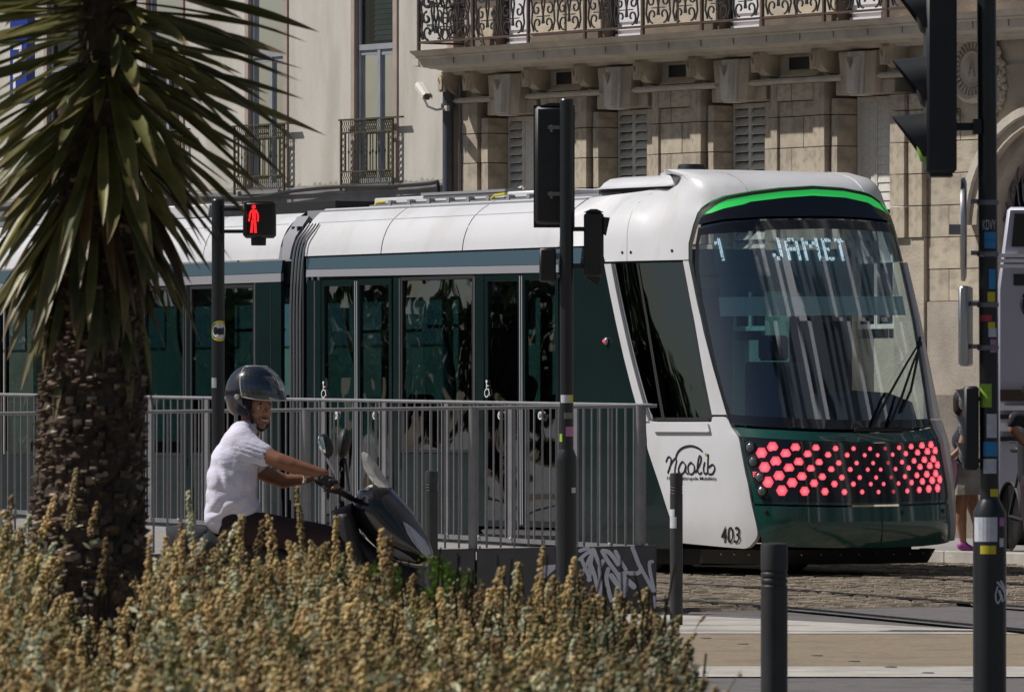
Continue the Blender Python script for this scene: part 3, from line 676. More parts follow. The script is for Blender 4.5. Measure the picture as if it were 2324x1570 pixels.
def patch(name, poly, m, h=0, th=.03, parent=None, step=None, rr_=0, sharp=30, kind=None, label=None):
    if rr_: poly = roundpoly(poly, rr_)
    out = []
    for i in range(len(poly)):
        a, b = Vector(poly[i]), Vector(poly[(i+1) % len(poly)]); mn = min(abs(a.x), abs(b.x)); st_ = step or (.07 if mn < 2.4 else .35)
        if abs(b.y-a.y) > abs(b.x-a.x) and max(a.y, b.y) < 2.6 and mn > 2.4: st_ = .5
        n = max(1, int(math.ceil((b-a).length/st_)))
        for k in range(n): out.append(a+(b-a)*k/n)
    xs = [p.x for p in out]; ys = [p.y for p in out]; pts = list(out); N = len(out)
    gx = step or .08; x = min(xs)+gx/2
    def inside(q):
        c = False; j = N-1
        for i in range(N):
            if (out[i].y > q.y) != (out[j].y > q.y) and q.x < (out[j].x-out[i].x)*(q.y-out[i].y)/(out[j].y-out[i].y)+out[i].x: c = not c
            j = i
        return c
    while x < max(xs):
        near = abs(x) < 3.6; y = min(ys)+.02
        while y < max(ys):
            q = Vector((x, y))
            if inside(q) and min((q-p).length_squared for p in out) > (gx*.35)**2: pts.append(q)
            y += (step if step and step < .04 else (.055 if y > 2.7 else .12)) if near or y > 2.7 else .5
        x += gx if near else .7
    vs, _, fs, *_r = delaunay_2d_cdt([Vector(p) for p in pts], [(i, (i+1) % N) for i in range(N)], [list(range(N))], 1, 1e-5)
    mb = MB(); V = [S(v.x, v.y, h) for v in vs]; mb.v = [tuple(v) for v in V]; mb.f = [tuple(f) for f in fs]
    if th:
        n0 = len(V); cnt = {}
        for f in fs:
            for i in range(len(f)):
                e = (f[i], f[(i+1) % len(f)]); k = (min(e), max(e)); cnt.setdefault(k, []).append(e)
        low = {}
        for k, es in cnt.items():
            if len(es) == 1:
                a, b = es[0]
                for q in (a, b):
                    if q not in low: low[q] = len(mb.v); v = vs[q]; mb.v.append(tuple(S(v.x, v.y, h-th)))
                mb.f.append((b, a, low[a], low[b]))
    o = mb.build(name, m, parent or tram, sharp=sharp, kind=kind, label=label)
    return o
ws = [(-1.255,1.315),(-1.30,1.55),(-1.325,1.8),(-1.338,2.1),(-1.338,2.35),(-1.30,2.66),(-1.235,2.86),(-1.165,3.0),(-.9,3.045),(-.5,3.07),(0,3.08),(.4,3.075),(.7,3.06),(.885,3.045),(.90,2.8),(.90,2.6),(.875,2.2),(.85,1.9),(.81,1.55),(.775,1.30),(.5,1.275),(0,1.262),(-.5,1.27),(-1,1.295)]
patch('windscreen', ws, M['screen_glass'], 0, 0, sharp=0, step=.035)
# black border printed round the glass
def strip(name, pts, wd, m, h=.002, th=0, side=1, **k):
    q = [Vector(p) for p in pts]; inn = []
    for i, p in enumerate(q):
        d = (q[min(i+1, len(q)-1)]-q[max(i-1, 0)]).normalized(); inn.append(p+Vector((-d.y, d.x))*wd*side)
    return patch(name, [p[:] for p in q]+[p[:] for p in reversed(inn)], m, h, th, **k)
strip('screen_border', ws[:8], .035, M['black_gloss'], side=-1)
strip('screen_border', [ws[i] for i in range(13, 20)], .03, M['black_gloss'], side=-1)
patch('screen_border', [(-1.25,1.32),(-1,1.30),(-.5,1.275),(0,1.267),(.5,1.28),(.77,1.31),(.78,1.36),(.5,1.35),(0,1.345),(-.5,1.355),(-1,1.38),(-1.26,1.395)], M['black_gloss'], .003, 0)
patch('screen_border', [(-1.14,2.99),(-.9,3.03),(-.5,3.055),(0,3.065),(.4,3.06),(.7,3.05),(.88,3.035),(.88,2.965),(.4,2.985),(0,2.99),(-.5,2.975),(-1.17,2.93)], M['black_gloss'], .003, 0)
gtop = [(-1.10,3.105),(-1.075,3.142),(-.95,3.20),(-.832,3.245),(-.566,3.29),(-.297,3.322),(.07,3.345),(.384,3.334),(.648,3.30),(.80,3.25),(.915,3.18)]
gbot = [(-1.112,3.078),(-.98,3.124),(-.87,3.157),(-.617,3.207),(-.3,3.245),(0,3.268),(.35,3.256),(.6,3.216),(.80,3.155),(.91,3.088)]
patch('visor_backing', [(-1.19,2.96),(0,3.02),(.89,2.98),(.90,3.10),(.5,3.2),(0,3.22),(-.5,3.2),(-.95,3.12),(-1.13,3.06)], M['black_gloss'], -.03, 0)
patch('visor', gbot+[(.905,3.062),(.7,3.08),(.4,3.095),(0,3.10),(-.5,3.09),(-.9,3.065),(-1.155,3.02)], M['black_gloss'], .012, .03)
patch('green_strip', gtop+list(reversed(gbot[1:])), M['green_light'], .004, .02)
def lift(p, dx, dz): return (p[0]+dx, p[1]+dz)
# brow over the green strip, in three pieces, with the dark rim beneath it
arc = [(-1.36,2.72),(-1.32,2.86),(-1.22,3.02),(-1.14,3.12),(-1.075,3.165),(-.95,3.225),(-.832,3.268),(-.6,3.308)]
patch('cab_roof_panel', [(-2.56,2.72)]+arc+[(-.62,3.42),(-.66,3.512),(-1.6,3.512),(-2.2,3.48),(-2.62,3.41),(-2.60,3.15),(-2.575,2.95)], M['tram_white'], .0, .05, step=.07)
patch('brow', [(-.585,3.312),(-.297,3.345),(.07,3.368),(.384,3.357),(.60,3.328),(.60,3.512),(-.64,3.512),(-.605,3.42)], M['tram_white'], .0, .05, step=.05)
rarc = [(.615,3.325),(.70,3.305),(.82,3.25),(.93,3.13),(.965,2.95),(.965,2.72)]
patch('cab_roof_panel', rarc+[(2.56,2.72),(2.6,3.15),(2.62,3.40),(2.2,3.48),(1.6,3.512),(.64,3.512)], M['tram_white'], .0, .05, step=.06)
rim = [lift(p, (.02 if p[0] < 0 else -.02), -.012) for p in [(-1.36,2.72)]+arc[1:]+[(-.297,3.345),(.07,3.368),(.384,3.357)]+rarc[:-1]]
strip('rubber_seal', rim, .028, M['rubber'], h=.008, side=-1)
patch('pillar', [(-1.275,1.392),(-1.33,1.8),(-1.36,2.1),(-1.365,2.35),(-1.355,2.71),(-1.425,2.71),(-1.445,2.3),(-1.455,1.8),(-1.445,1.392)], M['tram_white'], .008, .05)
strip('rubber_seal', [(-1.25,1.25),(-1.262,1.39),(-1.31,1.7),(-1.335,2.0),(-1.35,2.35),(-1.34,2.71)], .02, M['rubber'], h=.006, side=1)
strip('rubber_seal', [(.775,1.28),(.815,1.55),(.855,1.9),(.88,2.2),(.905,2.6),(.91,2.9)], .012, M['rubber'], h=.006, side=-1)
patch('pillar', [(.79,1.36),(.825,1.6),(.86,1.9),(.885,2.2),(.91,2.5),(.918,2.71),(1.12,2.71),(1.10,2.1),(1.02,1.36)], M['tram_white'], .035, .06)
patch('side_panel', [(.785,1.345),(.83,1.0),(.885,.66),(.95,.32),(2.1,.26),(2.5,1.34),(1.01,1.345)], M['tram_white'], .045, .06)
patch('side_panel', roundpoly([(-2.075,.295),(-1.18,.255),(-1.10,.36),(-1.165,.66),(-1.20,.9),(-1.222,1.2),(-1.27,1.375),(-1.445,1.375),(-1.46,1.33),(-2.34,1.33),(-2.43,1.35),(-2.475,1.12)], .05), M['tram_white'], .012, .06)
patch('window_sill', roundpoly([(-1.49,1.325),(-2.33,1.325),(-2.31,1.245),(-1.50,1.245)], .03), M['tram_white'], .035, .04)
# lower nose
patch('bumper_ledge', [(-1.21,1.285),(-1,1.27),(-.5,1.245),(0,1.235),(.5,1.25),(.80,1.285),(.82,1.18),(.5,1.165),(0,1.155),(-.5,1.165),(-1.19,1.205)], M['tram_green'], .006, .05, step=.05)
patch('nose_panel', [(-1.20,1.20),(-.5,1.16),(0,1.15),(.5,1.16),(.82,1.175),(.86,.90),(.90,.645),(.3,.632),(-.4,.625),(-1.155,.64),(-1.18,.9)], M['tram_green'], -.004, .05, step=.06)
hexpanel = patch('light_panel', roundpoly([(-1.185,1.195),(-.6,1.155),(0,1.140),(.5,1.150),(.815,1.165),(.85,.90),(.885,.668),(.3,.652),(-.4,.648),(-1.08,.662),(-1.12,.8),(-1.17,1.0)], .05), M['black_gloss'], .008, .012, step=.06)
patch('lower_nose', [(-1.15,.622),(-.4,.608),(.3,.615),(.91,.628),(.93,.45),(.95,.30),(.5,.27),(0,.26),(-.5,.265),(-1.05,.285),(-1.09,.40)], M['tram_green'], .006, .05, step=.06)
patch('nose_joint', [(.02,.615),(.028,.615),(.04,.27),(.03,.27)], M['dark'], .0065, .0)
for (t, z) in ((-1.03,.575),(.25,.56),(.75,.57)):
    m = MB(); p = S(t, z, .008); nrm = (S(t, z, .1)-S(t, z, 0)).normalized(); m.lathe([(.018,0),(.018,.006),(.010,.008)], p, 12, nrm.to_track_quat('Z','Y').to_matrix()); m.build('tow_cap', M['dark'], tram)
sk = patch('skirt', [(-1.9,.24),(-1,.245),(0,.245),(1.4,.24),(1.4,.12),(0,.12),(-1.9,.12)], M['rubber'], -.10, .05)
m = MB()
for k in range(14):
    t = -1.6+k*.19; p = S(t, .205, -.10); m.ball(p, .011, 6, 2)
m.build('bolts', M['metal'], sk, kind='stuff')
# red hexagons: columns of four and three, smallest near the middle
def hexmesh(nm, m):
    mb = MB(); mb.lathe([(1,0),(.97,.25),(.8,.32)], (0,0,0), 6); me = mb.mesh('light_hexagon', 30); me.materials.append(m); return me
hxm = hexmesh('a', M['red_light']); hxd = hexmesh('b', M['red_dim'])
HX = [(-1.021,1.066,50),(-.919,1.117,47),(-.816,1.06,44),(-.728,1.112,41),(-.63,1.056,36),(-.549,1.109,34),(-.446,1.05,30),(-.37,1.104,27),(-.269,1.049,24),(-.2,1.104,22),(-.098,1.048,20),(-.036,1.103,20),(.033,1.048,19),(.12,1.105,18),(.19,1.052,20),(.269,1.11,23),(.336,1.059,26),(.409,1.118,29),(.476,1.066,32),(.539,1.125,35),(.598,1.074,37),(.656,1.131,38),(.706,1.081,39)]
for c, (t, z0_, sz) in enumerate(HX):
    for r_ in range(4 if c % 2 else 3):
        tt = t+r_*.0125*(1 if c < 18 else .6); z = z0_-r_*.1222; size = sz*.001074
        p = S(tt, z, .0085); nrm = (S(tt, z, .1)-S(tt, z, 0)).normalized()
        o = link('light_hexagon', hxd if c == 13 else hxm, None, hexpanel); o.location = p
        o.rotation_euler = nrm.to_track_quat('Z', 'Y').to_euler(); o.scale = (size, size, .012)
for (t, z, r_) in ((-1.120,1.115,.050),(-1.108,.995,.050),(-1.062,.862,.048),(-1.055,.745,.048)):
    p = S(t, z, .009); nrm = (S(t, z, .1)-S(t, z, 0)).normalized(); mt = nrm.to_track_quat('Z','Y').to_matrix()
    m = MB(); m.lathe([(r_*1.05,0),(r_*1.05,.012),(r_*.9,.014),(r_*.85,.004),(r_*.4,-.001)], p, 20, mt); hd = m.build('headlight', M['rubber'], hexpanel)
    m = MB(); m.lathe([(r_*.84,.004),(r_*.7,.014),(r_*.35,.022),(r_*.05,.024)], p, 18, mt); m.build('lens', M['lamp_lens'], hd)
m = MB()
for i in range(4):
    for j in range(3): m.ball(S(-1.115+.012*j, .905-.012*i, .018), .005, 6, 2)
m.build('marker_light', M['red_light'], hexpanel)
# side: strut, cab window, cab panel
patch('strut', [(-3.10,2.70),(-2.94,2.70),(-2.375,1.335),(-2.50,1.335)], M['tram_white'], .022, .05)
patch('strut_inner', [(-2.925,2.70),(-2.87,2.70),(-2.34,1.40),(-2.365,1.335)], M['tram_grey'], -.01, .03)
cg = patch('cab_window', [(-2.90,2.70),(-1.43,2.70),(-1.452,2.3),(-1.462,1.8),(-1.455,1.37),(-1.50,1.335),(-2.30,1.335),(-2.37,1.42)], M['cab_glass'], -.004, .0)
strip('rubber_seal', [(-2.30,1.338),(-1.50,1.338)], .03, M['rubber'], h=0, side=1)
strip('rubber_seal', [(-1.452,1.36),(-1.465,1.8),(-1.455,2.3),(-1.435,2.70)], .025, M['rubber'], h=0, side=1)
patch('window_bar', [(-2.36,2.70),(-2.30,2.70),(-1.93,1.34),(-1.97,1.34)] if 0 else [(-2.32,2.70),(-2.27,2.70),(-2.13,1.34),(-2.18,1.34)], M['rubber'], .002, .0)
patch('cab_side', [(-3.93,2.70),(-3.10,2.70),(-2.50,1.335),(-2.48,1.10),(-2.10,.24),(-3.93,.24)], M['tram_teal'], -.012, .04)
m = MB(); p = S(-3.136, 2.03, .0); m.ball(p, .034, 12, 3, (1,.6,1)); m.build('marker_light', M['headlamp'], tram)
m = MB(); m.ball(p+Vector((0,.018,0)), .016, 8, 2); m.build('marker_light', M['red_light'], tram)
for (t, z) in ((-2.70,2.795),(-2.46,2.795),(-1.56,2.80)):
    m = MB(); p = S(t, z, .002); nrm = (S(t, z, .1)-S(t, z, 0)).normalized(); m.lathe([(.014,0),(.014,.003),(.006,.004)], p, 10, nrm.to_track_quat('Z','Y').to_matrix()); m.build('panel_screw', M['dark'], tram)
# roof cove along the car, panel by panel
cv = [(-8.52, -7.12), (-7.105, -5.66), (-5.645, -3.99)]
def cove(a, b, z0=2.865, z1=3.315, la=0):
    mb = MB(); nz = 16; vs = []
    for i in range(nz+1):
        z = z0+(z1-z0)*i/nz
        for t in (a-la*(i/nz)**1.5, (a+b)/2, b): vs.append(S(t, z, 0))
    fs = [(3*i+j, 3*i+j+1, 3*i+j+4, 3*i+j+3) for i in range(nz) for j in range(2)]
    for t in (a, (a+b)/2, b): vs.append(S(t, z0+.002, -.05))
    k = 3*(nz+1); fs += [(0, 1, k+1, k), (1, 2, k+2, k+1)]
    mb.add(vs, fs); return mb.build('roof_panel', M['tram_white'], tram, sharp=50)
for a, b in cv: cove(a, b, la=.22 if a < -8 else 0)
patch('roof_panel', [(-3.975,2.865),(-3.45,2.865),(-3.2,2.80),(-3.13,2.72),(-2.575,2.72),(-2.59,2.95),(-2.615,3.15),(-2.635,3.40),(-3.0,3.35),(-3.975,3.30)], M['tram_white'], .0, .05, step=.1)
for (a, b) in ((-8.5,-4.02),): strip('roof_crease', [(a,3.175),(b,3.185)], .006, M['tram_grey'], h=.0015)
m = MB()
m.box(-.0, 0, 0, 0, 0, 0) if 0 else None
m.box(3.2, 8.2, -2.2, -.30, 3.20, 3.30); m.build('roof_deck', M['tram_grey'], tram)
m = MB(); m.box(2.7, 7.9, -2.38, -.12, 2.62, 2.85); m.build('ceiling', M['interior'], tram)
# equipment on the roof
def SL(x, y): # photo point on the side plane (t = 0.35) -> local s, z
    k = (x-CX)/F0; cx = TC.x+TL.x*.5; cy = TC.y+TL.y*.5; s = (cx-k*cy)/(-TB.x+k*TB.y); Y = cy+TB.y*s; return s, CZ+(HZ-y)*Y/F0
eq = MB(); s0, _ = SL(1290, 450); s1, _ = SL(845, 460)
eq.box(s0, s1, -1.6, -.52, 3.34, 3.40); eq.build('equipment_cover', M['tram_white'], tram, bevel=.01)
eq = MB()
for k in range(9):
    a = s0+.25+k*(s1-s0-.3)/9; eq.box(a, a+.05, -.56, -.46, 3.30, 3.37)
eq.box(s0, s1, -.50, -.47, 3.315, 3.335); eq.box(s0-.9, s0-.02, -1.5, -.5, 3.30, 3.345); eq.box(s0+1.1, s0+2.6, -1.5, -.5, 3.401, 3.425); eq.build('equipment_frame', M['tram_grey'], tram, kind='stuff')
m = MB(); m.tube([(s1+.02,-.5,3.30),(s1-.1,-.5,3.36),(s1-.3,-.55,3.37)], .012, 6); m.tube([(s1-2.1,-.48,3.31),(s1-2.25,-.48,3.37),(s1-2.4,-.5,3.38)], .012, 6); m.build('yellow_cable', M['sticker_yellow'], tram, kind='stuff')
fs0, _ = SL(1530, 410); fs1, _ = SL(1362, 430)
fz = [(-.42, 3.375), (-.50, 3.395), (-.53, 3.43), (-.60, 3.47), (-.75, 3.49), (-1.5, 3.49), (-1.5, 3.375)]
m = MB(); m.extrude(fz, 0, fs0, fs1); m.build('roof_fairing', M['tram_white'], tram, bevel=.012)
m = MB(); m.box(fs0-.02, fs1+.02, -1.5, -.50, 3.33, 3.374); m.build('fairing_base', M['dark'], tram)
m = MB(); m.box(fs0-.45, fs0-.01, -1.4, -.6, 3.40, 3.485); m.box(fs0-.2, fs0-.14, -.6, -.56, 3.36, 3.48); m.build('roof_unit', M['rubber'], tram)
ds, _ = SL(1470, 398); m = MB(); m.lathe([(.13,0),(.125,.05),(.115,.09),(.09,.095)], (ds, -.95, 3.49), 16); m.build('antenna_dome', M['signal'], tram)
# blue band, grey strip
patch('cornice_band', [(-8.47,2.742),(-3.96,2.712),(-3.96,2.848),(-8.47,2.848)], M['band_glass'], -.004, .03)
patch('band_gap', [(-8.5,2.846),(-3.5,2.846),(-3.5,2.872),(-8.5,2.872)], M['dark'], -.03, .0)
patch('grey_strip', [(-8.47,2.672),(-3.96,2.64),(-3.96,2.708),(-8.47,2.738)], M['tram_grey'], -.002, .03)
patch('end_strip', [(-3.95,2.712),(-3.6,2.712),(-3.6,2.85),(-3.95,2.85)], M['band_glass'], -.006, .03)
# glass wall, doors, windows
def pane(name, a, b, z0, z1, parent, dx=0):
    # slightly bowed glass: the top third leans in and mirrors the sky
    mb = MB(); nz = 10; vs = []
    for i in range(nz+1):
        z = z0+(z1-z0)*i/nz; hh = -.008-.022*max(0, (i/nz-.5)/.5)**2
        for t in (a, b): vs.append(S(t, z, hh))
    mb.add(vs, [(2*i, 2*i+1, 2*i+3, 2*i+2) for i in range(nz)]); return mb.build(name, M['win_glass'], parent, sharp=0)
def ring(name, a, b, z0, z1, wd, m, h=.0, parent=None):
    mb = MB()
    for (p, q, r_, s_) in ((a,a+wd,z0,z1),(b-wd,b,z0,z1),(a+wd,b-wd,z0,z0+wd),(a+wd,b-wd,z1-wd,z1)):
        A = [S(p,r_,h),S(q,r_,h),S(q,s_,h),S(p,s_,h)]; B_ = [S(p,r_,h-.04),S(q,r_,h-.04),S(q,s_,h-.04),S(p,s_,h-.04)]
        mb.add(A+B_, [(0,1,2,3),(7,6,5,4),(0,4,5,1),(1,5,6,2),(2,6,7,3),(3,7,4,0)])
    return mb.build(name, m, parent or tram, sharp=20)
def door(a, b):
    mid = (a+b)/2
    for p, q in ((a+.012, mid-.005), (mid+.005, b-.012)):
        d = ring('door', p, q, .40, 2.635, .055, M['tram_teal'], .0)
        pane('door_glass', p+.05, q-.05, .45, 2.59, d)
        g = MB(); x = q-.02 if p < mid-.1 and q < mid else p+.02
        e = q-.012 if q < mid else p+.012
        A = [S(e-.008,.42,.004),S(e+.008,.42,.004),S(e+.008,2.62,.004),S(e-.008,2.62,.004)]; g.add(A, [(0,1,2,3)]); g.build('door_seal', M['tram_grey'], d)
    for e in (a+.30, b-.30):
        p = S(e, 1.385, .012); rt = Matrix.Rotation(R(90), 3, 'X')
        m = MB(); m.lathe([(.036,0),(.036,.01),(.028,.012),(.02,.008)], p, 18, rt); bt = m.build('door_button', M['white'], tram)
        m = MB(); m.lathe([(.024,.0),(.024,.013),(.010,.014)], p, 14, rt); m.build('button_centre', M['ink'], bt)
        m = MB(); m.lathe([(.009,.0),(.009,.0165),(.003,.017)], p, 10, rt); m.build('button_led', M['white'], bt)
    s_ = MB(); z = .33; A = [S(a,z,.03),S(b,z,.03),S(b,z+.035,.05),S(a,z+.035,.05),S(b,z+.05,-.02),S(a,z+.05,-.02)]; s_.add(A, [(0,1,2,3),(3,2,4,5)]); s_.build('door_step', M['metal'], tram)
door(-5.24, -3.95); door(-8.19, -6.87)
def wheelchair(t, z):
    mb = MB()
    def st2(pts, r):
        vs, fs = stroke2d(pts, r); mb.add([S(t+v[0], z+v[1], .006) for v in vs], fs)
    st2([(0,.075),(0,.02),(.035,.02),(.05,-.03)], .006); st2([(0,.05),(.03,.05)], .005)
    st2([(-.0+.035*math.cos(a), -.015+.035*math.sin(a)) for a in [R(110+i*28) for i in range(9)]], .005)
    st2([(-.004,.09),(.004,.09)], .012); mb.build('wheelchair_symbol', M['white'], tram)
wheelchair(-8.13, 1.60); wheelchair(-5.18, 1.60)
def pillar(a, b, trim=None):
    patch('pillar_glass', [(a,.40),(b,.40),(b,2.64),(a,2.64)], M['band_glass'] if 0 else M['tram_teal'], -.006, .04, step=1)
    if trim is not None: patch('window_trim', [(trim-.010,.9),(trim+.010,.9),(trim+.010,2.63),(trim-.010,2.63)], M['metal'], .004, .01, step=1)
pillar(-5.40, -5.25, -5.40); pillar(-6.86, -6.72, -6.73); pillar(-8.46, -8.20, -8.30)
w1 = ring('side_window', -6.715, -5.415, 1.05, 2.64, .03, M['rubber'], 0); pane('window_pane', -6.69, -5.44, 1.08, 2.61, w1)
patch('side_wall', [(-6.72,.26),(-5.40,.26),(-5.40,1.045),(-6.72,1.045)], M['tram_teal'], -.006, .04, step=1)
patch('sill_panel', [(-8.46,.24),(-3.94,.24),(-3.94,.33),(-8.46,.33)], M['tram_teal'], -.01, .04, step=1)
# articulation
def sb(x, y, off=0):      # photo point -> tau on the flat side
    k = (x-CX)/F0; s = (TC.x-k*TC.y)/(-TB.x+k*TB.y); Y = TC.y+TB.y*s; return -(s+.768), CZ+(HZ-y)*Y/F0
bl = MB()
for k in range(9):
    s = 7.72+k*.05
    for (y0, y1) in ((-.22, -.10-.03*(k % 2)), (-2.4+.03*(k % 2), -2.28)): bl.box(s, s+.03, y0, y1, .5, 3.15)
    bl.box(s, s+.03, -2.28, -.22, 2.75, 3.15)
bl.box(7.75, 8.12, -2.25, -.21, 3.0, 3.12); bl.build('bellows', M['rubber'], tram)
for k, tt in enumerate((-8.50, -8.56, -8.62, -8.68)):
    pts = []
    for z in (.6, 1.2, 1.8, 2.4, 2.8, 3.0, 3.1, 3.17): 
        pts.append(S(tt-.03+.02*(z > 2.7)+(.05 if z > 3.0 else 0)+.06*max(0, z-2.8), z, .025))
    m = MB(); m.tube(spline(pts, 3), .011, 6); m.build('gap_bar', M['metal'], tram)
patch('joint_shroud', [(-8.79,2.84),(-8.93,2.84),(-8.99,3.05),(-9.02,3.24),(-8.80,3.24),(-8.77,3.05)], M['tram_grey'], .012, .04, step=.2)
# second car
cove(-10.5, -9.02, 2.85, 3.29)
cove(-12.3, -10.515, 2.85, 3.29)
cove(-19, -12.315, 2.85, 3.29)
strip('roof_crease', [(-16,3.17),(-9.06,3.175)], .006, M['tram_grey'], h=.0015)
m = MB(); m.box(8.25, 18, -2.3, -.3, 3.2, 3.29); m.box(8.2, 10.2, -1.9, -.6, 3.29, 3.40); m.build('roof_deck', M['rubber'], tram)
m = MB(); m.box(10.4, 14, -1.8, -.45, 3.29, 3.42); m.build('equipment_cover', M['tram_white'], tram, bevel=.01)
m = MB(); m.box(8.2, 18, -2.38, -.12, 2.62, 2.83); m.build('ceiling', M['interior'], tram)
patch('cornice_band', [(-19,2.70),(-8.95,2.72),(-8.95,2.835),(-19,2.83)], M['band_glass'], -.004, .03)
patch('grey_strip', [(-19,2.62),(-8.95,2.635),(-8.95,2.715),(-19,2.695)], M['tram_grey'], -.002, .03)
pillar(-9.44, -8.95, -9.44); pillar(-10.83, -10.72, -10.80); pillar(-13.4, -13.2); pillar(-11.75, -11.66)
patch('panel_line', [(-9.15,.4),(-9.14,.4),(-9.14,2.62),(-9.15,2.62)], M['dark'], -.004, 0, step=1)
for a, b in ((-10.715, -9.45), (-11.655, -10.835), (-13.19, -11.76), (-14.6, -13.41), (-16.4, -14.7)):
    w1 = ring('side_window', a, b, 1.0, 2.62, .03, M['rubber'], 0); pane('window_pane', a+.03, b-.03, 1.03, 2.59, w1)
patch('side_wall', [(-19,.24),(-8.95,.24),(-8.95,1.0),(-19,1.0)], M['tram_teal'], -.008, .04, step=1)
# interior, far side and floor
m = MB(); m.box(2.2, 18, -2.4, -.08, .30, .36); m.box(1.0, 2.2, -2.2, -.35, .30, .36); m.build('floor', M['interior'], tram)
def tfar(a, b, z0, z1, m, name, h=-.0):
    mb = MB(); mb.box(a, b, -TW+.0, -TW+.05, z0, z1); return mb.build(name, m, tram)
tfar(2.3, 18, .24, 1.12, M['tram_teal'], 'far_wall'); tfar(2.3, 18, 2.5, 2.86, M['tram_teal'], 'far_wall')
for s in (2.3, 3.1, 4.4, 6.0, 7.4, 8.9, 10.4, 12.0, 13.6): tfar(s, s+.14 if s > 2.5 else 3.0, 1.121, 2.499, M['dark'], 'far_pillar')
g = MB(); g.add([(2.35,-TW+.02,1.12),(18,-TW+.02,1.12),(18,-TW+.02,2.5),(2.35,-TW+.02,2.5)], [(0,1,2,3)]); g.build('far_glazing', M['far_glass'], tram)
tfa = MB(); tfa.box(2.6, 18, -2.0, -.55, 2.50, 2.60); tfa.build('ceiling_duct', M['interior'], tram)
# under body
m = MB(); m.box(1.4, 18, -2.2, -.35, .10, .24); m.box(.55, 1.4, -1.95, -.55, .13, .26); m.build('underframe', M['rubber'], tram)
for s in (2.5, 4.3):
    m = MB()
    for y in (-.53, -2.0): m.lathe([(.29,0),(.30,.03),(.27,.09),(.1,.1)], (s, y, .31), 20, Matrix.Rotation(R(90), 3, 'X'))
    m.build('wheel', M['rail'], tram)
# seats, grab poles
def seat(s, t, face=1):
    m = MB(); m.box(-.21,.21,-.22,.22,.0,.07); m.box(-.23*face-.04,-.23*face+.04,-.21,.21,.07,.62); m.box(-.22*face-.03,-.22*face+.03,-.12,.12,.62,.78)
    me = m.mesh('seat', 30, .02); me.materials.append(M['seat_blue']); o = link('seat', me, None, tram); o.location = (s, -t, .80)
    l = MB(); l.box(-.06,.06,-.1,.1,-.44,-.002); l.build('seat_leg', M['rubber'], o); return o
for s, t, f in ((5.35,.45,1),(6.15,.45,-1),(5.35,1.95,1),(6.15,1.95,-1),(9.1,.45,1),(9.8,.45,-1),(9.1,1.95,1),(10.7,.45,1),(11.3,1.95,-1),(12.4,.45,1)): seat(s, t, f)
gb = MB()
for s, t in ((4.0,.9),(4.9,1.5),(6.5,.9),(7.1,1.5),(9.0,1.3),(10.4,1.2),(12.2,1.2)):
    gb.tube(spline([(s,-t,.36),(s,-t,1.4),(s+.03,-t,1.8),(s+.18,-t,2.15),(s+.2,-t,2.5)], 5), .018, 8)
for s in (5.0, 9.0): gb.tube([(s,-.5,2.2),(s+1.3,-.5,2.2)], .015, 6); gb.tube([(s,-2.0,2.2),(s+1.3,-2.0,2.2)], .015, 6)
gb.build('grab_rail', M['dark'], tram)
# cab interior: desk, seat, blind, back wall
m = MB()
dk = [(-.95,1.50),(-.6,1.56),(0,1.60),(.4,1.58),(.70,1.50)]
for h0, h1, zt in ((-.10,-.55,1.0),):
    vs = [S(t, z, -.10) for t, z in dk]+[S(t*.9, z-.02, -.60) for t, z in dk]+[S(t*.9, .9, -.60) for t, z in dk]+[S(t, 1.27, -.08) for t, z in dk]; n = len(dk)
    fs = [(i, i+1, n+i+1, n+i) for i in range(n-1)]+[(n+i, n+i+1, 2*n+i+1, 2*n+i) for i in range(n-1)]+[(3*n+i, 3*n+i+1, i+1, i) for i in range(n-1)]; m.add(vs, fs)
m.build('driver_desk', M['seat_blue'], tram)
m = MB(); m.box(1.55, 1.75, -1.50, -1.0, 1.05, 1.85); m.box(1.58, 1.72, -1.38, -1.12, 1.86, 2.08); m.box(1.2, 1.7, -1.48, -1.02, .95, 1.06); m.build('driver_seat', M['seat_blue'], tram, bevel=.03)
m = MB(); m.box(2.70, 2.74, -2.35, -.15, .36, 1.3); m.box(2.70, 2.74, -1.5, -.15, 1.3, 2.6); m.box(2.70, 2.74, -2.35, -2.2, 1.3, 2.6); m.build('cab_partition', M['seat_blue'], tram)
tb = M['blind_cloth'] = glass('blind_cloth', (.40,.50,.50), refl=-.03, rough=.9)
b1 = bpy.data.materials.new('sun_blind'); b1.use_nodes = True; pb_ = b1.node_tree.nodes['Principled BSDF']; pb_.inputs['Base Color'].default_value = (.20,.38,.45,1); pb_.inputs['Roughness'].default_value = .8; pb_.inputs['Alpha'].default_value = .55
b2 = b1.copy(); b2.name = 'sun_blind_band'; b2.node_tree.nodes['Principled BSDF'].inputs['Base Color'].default_value = (.80,.98,.96,1); b2.node_tree.nodes['Principled BSDF'].inputs['Alpha'].default_value = .95
patch('sun_blind', [(-1.14,2.40),(-.2,2.41),(.80,2.42),(.82,2.98),(0,3.0),(-1.1,2.95)], b1, -.06, 0)
patch('sun_blind_band', [(-1.17,2.23),(-.2,2.24),(.78,2.25),(.80,2.415),(-.2,2.405),(-1.14,2.395)], b2, -.03, 0)
